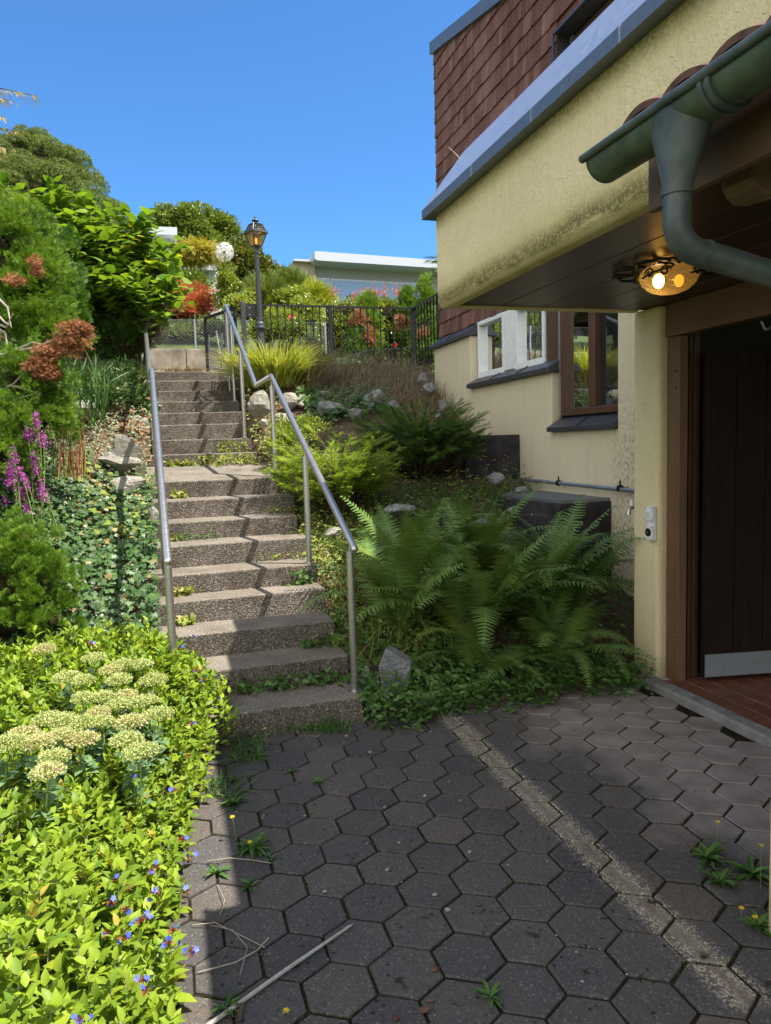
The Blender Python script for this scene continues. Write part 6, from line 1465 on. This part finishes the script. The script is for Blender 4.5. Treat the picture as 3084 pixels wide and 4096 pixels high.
# ferns: every frond its own part, drawn once in four shapes
def frond_mesh(name, seed, mat, arch=1.):
    r = random.Random(seed); vs = []; fs = []; ts = []; n = 30; pts = []; ang = math.radians(80); p = Vector((0, 0, 0)); step = 1 / n
    sway = r.uniform(-.25, .25)
    for i in range(n + 1):
        u_ = i / n; pts.append(p.copy()); a = ang - arch * math.radians(115) * u_ ** 1.5
        p = p + Vector((math.cos(a) * step, sway * u_ * step, math.sin(a) * step))
    def tri(a, b_, c, tt): k = len(vs); vs.extend([tuple(a), tuple(b_), tuple(c)]); fs.append((k, k + 1, k + 2)); ts.extend([tt] * 3)
    def quad(a, b_, c, d, tt): k = len(vs); vs.extend([tuple(a), tuple(b_), tuple(c), tuple(d)]); fs.append((k, k + 1, k + 2, k + 3)); ts.extend([tt] * 4)
    for i in range(n):
        w = .0065 * (1 - i / n) + .0015; T = (pts[i + 1] - pts[i]).normalized(); S = T.cross(Vector((0, 0, 1)));  S = S.normalized() if S.length > .01 else Vector((0, 1, 0))
        quad(pts[i] - S * w, pts[i] + S * w, pts[i + 1] + S * w * .9, pts[i + 1] - S * w * .9, .9)
    m_ = 34
    for i in range(m_):
        u_ = .13 + .87 * (i + .3) / m_; q = u_ * n; k0 = min(int(q), n - 1); c = pts[k0].lerp(pts[k0 + 1], q - k0); T = (pts[k0 + 1] - pts[k0]).normalized()
        up = T.cross(Vector((0, 1, 0))).normalized(); up = -up if up.z < 0 else up; env = math.sin(PI * min(1, (u_ - .05) * .98) ** .72) ** .9 * .118 + .003
        for sg in (1, -1):
            S = Vector((0, sg, 0)); L = env * r.uniform(.9, 1.08); dirn = (S + T * r.uniform(.22, .38) + up * r.uniform(-.06, .12)).normalized(); cr = dirn.cross(up).normalized(); dr = r.uniform(.05, .22)
            g = 9; hw = L * .085 + .0032; tt = r.uniform(.2, .9); prev = c
            for j in range(g):
                f0, f1 = j / g, (j + 1) / g; a = c + dirn * (L * f0) - up * (L * dr * f0 * f0); b_ = c + dirn * (L * f1) - up * (L * dr * f1 * f1); hw0 = hw * (1 - f0 * .85)
                for s2 in (1, -1):      # one small lobe each side
                    tip = a.lerp(b_, .95) + cr * s2 * hw0 * 1.25 + dirn * L * .02; quad(a, a.lerp(b_, .35) + cr * s2 * hw0, tip, b_, tt)
    me = bpy.data.meshes.new(name); me.from_pydata(vs, [], fs); at_ = me.attributes.new('tint', 'FLOAT', 'POINT'); at_.data.foreach_set('value', ts); me.materials.append(M[mat]); return me
FR = [frond_mesh('frond', 5 + k, 'lf_fern', ar) for k, ar in enumerate((.35, .55, .8, 1.05))]
FY_ = [frond_mesh('frond', 15 + k, 'lf_fern_yellow', ar) for k, ar in enumerate((.5, .8))]
FL = ['leftmost fern, yellow in the sun, leaning over the steel post', 'fern with sunlit yellow tips behind the first one', 'big fern in the middle of the shaded fern bed', 'fern in front of the black light well', 'fern behind the middle, reaching towards the metal grate', 'fern beside the pillar with fronds leaning on the stucco', 'low fern spreading over the weeds in front of the pillar', 'small fern hanging over the edge of the paving']
def fern(label, x, y, k, l0, l1, ymix=0, elev=(-.15, .38), face=None):
    z = ground_z(x, y) - .01; t = thing('fern', (x, y, z), label, 'fern', 'ferns between the stairs and the pillar')
    for i in range(k):
        me = (FY_ if RN.random() < ymix else FR); me = me[RN.integers(len(me))]; o = bpy.data.objects.new('frond', me); COL.objects.link(o); o.parent = t
        a = 2 * PI * i / k + RN.normal() * .25; s = RN.uniform(l0, l1); s *= 1 - .18 * max(0, -math.sin(a)) * 0
        o.rotation_euler = (RN.normal() * .18, RN.uniform(*elev), a); o.scale = (s, s * RN.uniform(.85, 1.1), s); o.location = (RN.normal() * .03, RN.normal() * .03, 0)
    return t
fern(FL[0], 1.40, 4.42, 26, .75, 1.05, .25); fern(FL[1], 1.60, 4.80, 22, .75, 1.05, .15)
fern(FL[2], 1.84, 4.28, 30, .8, 1.12, .03); fern(FL[3], 2.40, 4.45, 28, .8, 1.08, .02)
fern(FL[4], 2.08, 4.80, 22, .75, 1.05, .06); fern(FL[5], 2.62, 4.50, 22, .66, .92, .0)
fern(FL[6], 2.34, 4.08, 24, .6, .82, 0, (.0, .75)); fern(FL[7], 1.80, 4.02, 18, .52, .78, .12, (.1, .8))

# ------------------------------------------------------------------ small growth on steps and paving
def rosette(label, x, y, z, n, L, name='weed', mat='lf_weed', T=T_OVATE, w=.28, el=(.1, .6)):
    o = Leaves(); a = np.arange(n) * 2.4 + RN.normal(size=n) * .2; e = RN.uniform(*el, n); sc_ = RN.uniform(.5, 1.1, n)
    o.add(np.tile([x, y, z], (n, 1)) + RN.normal(size=(n, 3)) * .004, np.stack([np.cos(a) * np.cos(e), np.sin(a) * np.cos(e), np.sin(e)], 1), np.stack([-np.cos(a) * np.sin(e), -np.sin(a) * np.sin(e), np.cos(e)], 1), L * sc_, L * w * sc_, T, RN.random(n))
    return tag(o.build(name, mat), label, 'weed', 'weeds growing in the paving joints')
for label, u, v, n, L in (('leafy weed rosette at the edge of the sun patch on the paving', 935, 3215, 22, .075), ('weed rosette with long leaves right beside the lime bed', 1010, 3395, 34, .085), ('small weed rosette above the sunlit patch', 930, 3210 - 90, 14, .05),
                          ('spiky weed in the sunlit strip of paving', 868, 3492, 11, .07), ('small spiky weed beside the sunlit corner', 995, 3545, 12, .05), ('tiny weed in a joint below the first step', 1270, 3130, 12, .05), ('thin grassy weed in a joint near the step', 1165, 3085, 9, .045), ('little weed next to the long leaved rosette', 1080, 3438, 9, .04),
                          ('weed tuft growing between the pavers by the near pillar', 2830, 3440, 30, .09), ('weed with upright stalks in the joint near the pillar', 2880, 3530, 26, .085), ('weed clump right at the foot of the near pillar', 3010, 3500, 30, .09), ('low weed at the bottom of the near pillar', 3035, 3710, 24, .07), ('sprouting weed in the nearest paving joint', 1960, 3990, 12, .06), ('flat weed under the lime leaves by the pale stick', 905, 4040, 14, .06)):
    p = at(u, v, z=.004); rosette(label, p[0], p[1], .004, n, L)
for k, (u, v, h) in enumerate(((930, 3250, .10), (1000, 3350, .09), (2870, 3270, .12), (3045, 3365, .16), (2965, 3615, .04), (3020, 3650, .04), (1145, 4025, .02), (1330, 2745, .1), (1060, 2895, .10), (1195, 2830, .06), (1450, 2830, .06), (1570, 2740, .14))):
    p = at(u, v + 20, z=h); t = thing('yellow_flower', p, 'single yellow dandelion like bloom on a thin stalk by the paving', 'flower', 'yellow flowers along the paving'); lv = Leaves(); n = 16; a = np.arange(n) * 2.4
    lv.add(np.repeat(p[None], n, 0), np.stack([np.cos(a), np.sin(a), RN.uniform(.1, .7, n)], 1), np.tile([0, 0, 1.], (n, 1)), .012, .005, T_SMALL, RN.random(n)); lv.build('petals', 'fl_yellow', t); b = MB(); b.tube([(p[0] + .01, p[1] + .01, p[2] - h), tuple(p)], .0011, 4); b.build('stalk', 'stem_green', t)
# grass and weeds at the foot of the first step and along the bed
lv = Leaves()
for (u0, u1, v0, v1, n) in ((960, 1400, 2880, 2935, 700), (930, 1060, 2920, 3060, 260), (1380, 1800, 2790, 2880, 500), (830, 960, 3120, 3200, 90)):
    P = np.array([at(RN.uniform(u0, u1), RN.uniform(v0, v1), z=0.) for _ in range(n)]); lv.blades(P, RN.normal(size=(n, 3)) * .6 + [0, 0, 1], RN.normal(size=(n, 3)) * [.5, .5, 0], RN.uniform(.03, .13, n), .003, RN.random(n))
tag(lv.build('edge_grass', 'lf_weed'), 'grass and weeds along the foot of the first step', 'grass', kind='stuff')
lv = Leaves(); lw = Leaves()
def on_step(k, x0, x1, n, L, lv, T=T_SMALL, hgt=.05, back=.03):
    y1 = YS[k + 1] if k < 16 else 9.6; P = np.stack([RN.uniform(x0, x1, n), y1 - np.abs(RN.normal(size=n)) * back - .005, ZS[k] + RN.uniform(0, hgt, n) + (.10 if k == 8 else 0)], 1); lv.add(P, RN.normal(size=(n, 3)) + [0, -.4, .3], RN.normal(size=(n, 3)) * .5 + [0, -.4, 1], L * RN.uniform(.6, 1.2, n), L * .7, T, RN.random(n))
on_step(8, 0, .25, 120, .05, lv); on_step(8, .3, .85, 260, .045, lv, hgt=.09, back=.08); on_step(9, .5, .8, 120, .04, lv, hgt=.1)
on_step(5, .02, .35, 170, .022, lw, hgt=.05); on_step(5, 0, .1, 30, .04, lv); on_step(2, 0, .12, 30, .05, lv, T_IVY); on_step(3, .0, .12, 26, .05, lv, T_IVY); on_step(7, .02, .15, 40, .05, lv, T_IVY); on_step(1, .75, .95, 40, .05, lw, T_IVY)
on_step(3, .75, .95, 60, .04, lw, T_IVY, .1); on_step(0, .3, .95, 130, .045, lw, T_IVY, .08); on_step(4, .6, .95, 40, .03, lv); on_step(6, .7, .95, 30, .03, lv); on_step(12, .55, .65, 26, .03, lv); on_step(13, 0, .8, 20, .02, lv)
tag(lv.build('step_weeds', 'lf_weedlit'), 'yellow green weeds growing in the corners of the steps', 'weeds', kind='stuff'); tag(lw.build('step_creepers', 'lf_weed'), 'small dark creepers in the corners of the lower steps', 'weeds', kind='stuff')
lv = Leaves(); n = 240; P = np.stack([RN.uniform(0, .5, n), np.full(n, 9.58), np.full(n, 2.53)], 1); lv.blades(P, RN.normal(size=(n, 3)) * .4 + [0, 0, 1], RN.normal(size=(n, 3)) * .3, RN.uniform(.04, .16, n), .004, RN.random(n)); tag(lv.build('path_grass', 'lf_drygrass'), 'thin dry grass on the path above the last step', 'grass', kind='stuff')

# moss and tiny growth in the joints
lv = Leaves(); P = []
while len(P) < 9000:
    j = RN.integers(-9, 8); i = RN.integers(-2, 12); k = RN.integers(0, 6); f_ = RN.random(); a0 = PI / 2 + k * PI / 3; a1 = a0 + PI / 3; cx = .491 + .2 * i + (.1 if j % 2 else 0); cy = 2.773 + .1732 * j
    x = cx + .1152 * lerp(math.cos(a0), math.cos(a1), f_); y = cy + .1152 * lerp(math.sin(a0), math.sin(a1), f_)
    if x > 2.7 or y > 4: continue
    if math.sin(x * 5 + 1) * math.sin(y * 4.3) + .5 * math.sin(x * 13 + y * 9) < .1 + (.5 if x > 1.95 and y > 2.3 else 0): continue
    P.append((x + RN.normal() * .003, y + RN.normal() * .003, -.008))
n = len(P); lv.add(P, RN.normal(size=(n, 3)) + [0, 0, .9], RN.normal(size=(n, 3)), RN.uniform(.007, .016, n), .006, T_SMALL, RN.random(n)); tag(lv.build('joint_moss', 'moss'), 'dark moss growing in the paving joints', 'moss', kind='stuff')
# pale stick, dry twigs, shards and pebbles on the paving
p0, p1 = at(820, 4110, z=.012), at(1412, 3695, z=.012); b = MB(); md = (p0 + p1) / 2
b.tube([tuple(p0), tuple(md + [.004, .004, .002]), tuple(p1 - (p1 - p0) * .03), tuple(p1)], [.0065, .0058, .004, .0008], 7); tag(b.build('wooden_stick', 'stick'), 'long pale pointed stick lying on the dark pavers', 'stick')
for label, pts, r in (('thin dry stalk bent over the pavers beside the lime bed', [(770, 3700), (860, 3690), (1000, 3760), (1060, 3790)], .0018), ('branched dry twig lying in front of the lime leaves', [(790, 3890), (940, 3850), (1030, 3800), (1075, 3750)], .0022), ('curled dry stem near the pale stick', [(840, 3700), (930, 3720), (990, 3790), (960, 3900)], .0015), ('straight dry straw crossing the sun patch', [(830, 3445), (920, 3432), (1010, 3440), (1085, 3452)], .002), ('short brown peg beside the end of the stick', [(955, 4085), (968, 4015)], .006), ('fine dry straw below the weeds of the bed', [(870, 3540), (900, 3600), (880, 3660)], .0014)):
    b = MB(); b.tube([tuple(at(u, v, z=.008 + .012 * (i % 2))) for i, (u, v) in enumerate(pts)], r, 5); tag(b.build('dry_twig', 'twig' if r < .005 else 'bark'), label, 'twig', 'dry twigs on the paving')
b = MB(); b2 = MB()
for k in range(90):
    u, v = RN.uniform(900, 2700), RN.uniform(2880, 4090); p = at(u, v, z=.004); r_ = RN.uniform(.003, .0085) * (.6 if v > 3600 else 1); blob(b if k % 3 else b2, (p[0], p[1], .004), (r_, r_ * .8, r_ * .5), k, 4, .1, flat=4)
for u, v in ((1100, 2905), (1150, 2900), (1190, 2930), (1385, 2945), (1480, 3010), (1540, 3230), (1550, 3480), (1740, 3580), (1790, 3640), (1880, 3410), (1700, 3185), (1720, 4110)):
    p = at(u, v, z=.004); blob(b, (p[0], p[1], .006), (.010, .008, .006), u, 5, .1, flat=5)
tag(b.build('pebbles', 'stone_pale'), 'small pale pebbles scattered over the dark pavers', 'pebbles', kind='stuff')
for u, v, r_ in ((1915, 3620, .012), (1740, 3875, .019), (1700, 4040, .020), (1720, 4005, .010), (1815, 4010, .009), (1585, 4075, .012), (2110, 3535, .009), (1915, 3620, .008), (2395, 3500, .008), (1050, 3810, .007), (2280, 3515, .008), (1800, 4030 - 800, .007)):
    p = at(u, v, z=.004); blob(b2, (p[0], p[1], .006), (r_, r_ * .7, .0045), int(u + v), 5, .1, flat=6)
tag(b2.build('clay_chips', 'clay'), 'little red clay chips scattered over the dark pavers', 'chips', kind='stuff')
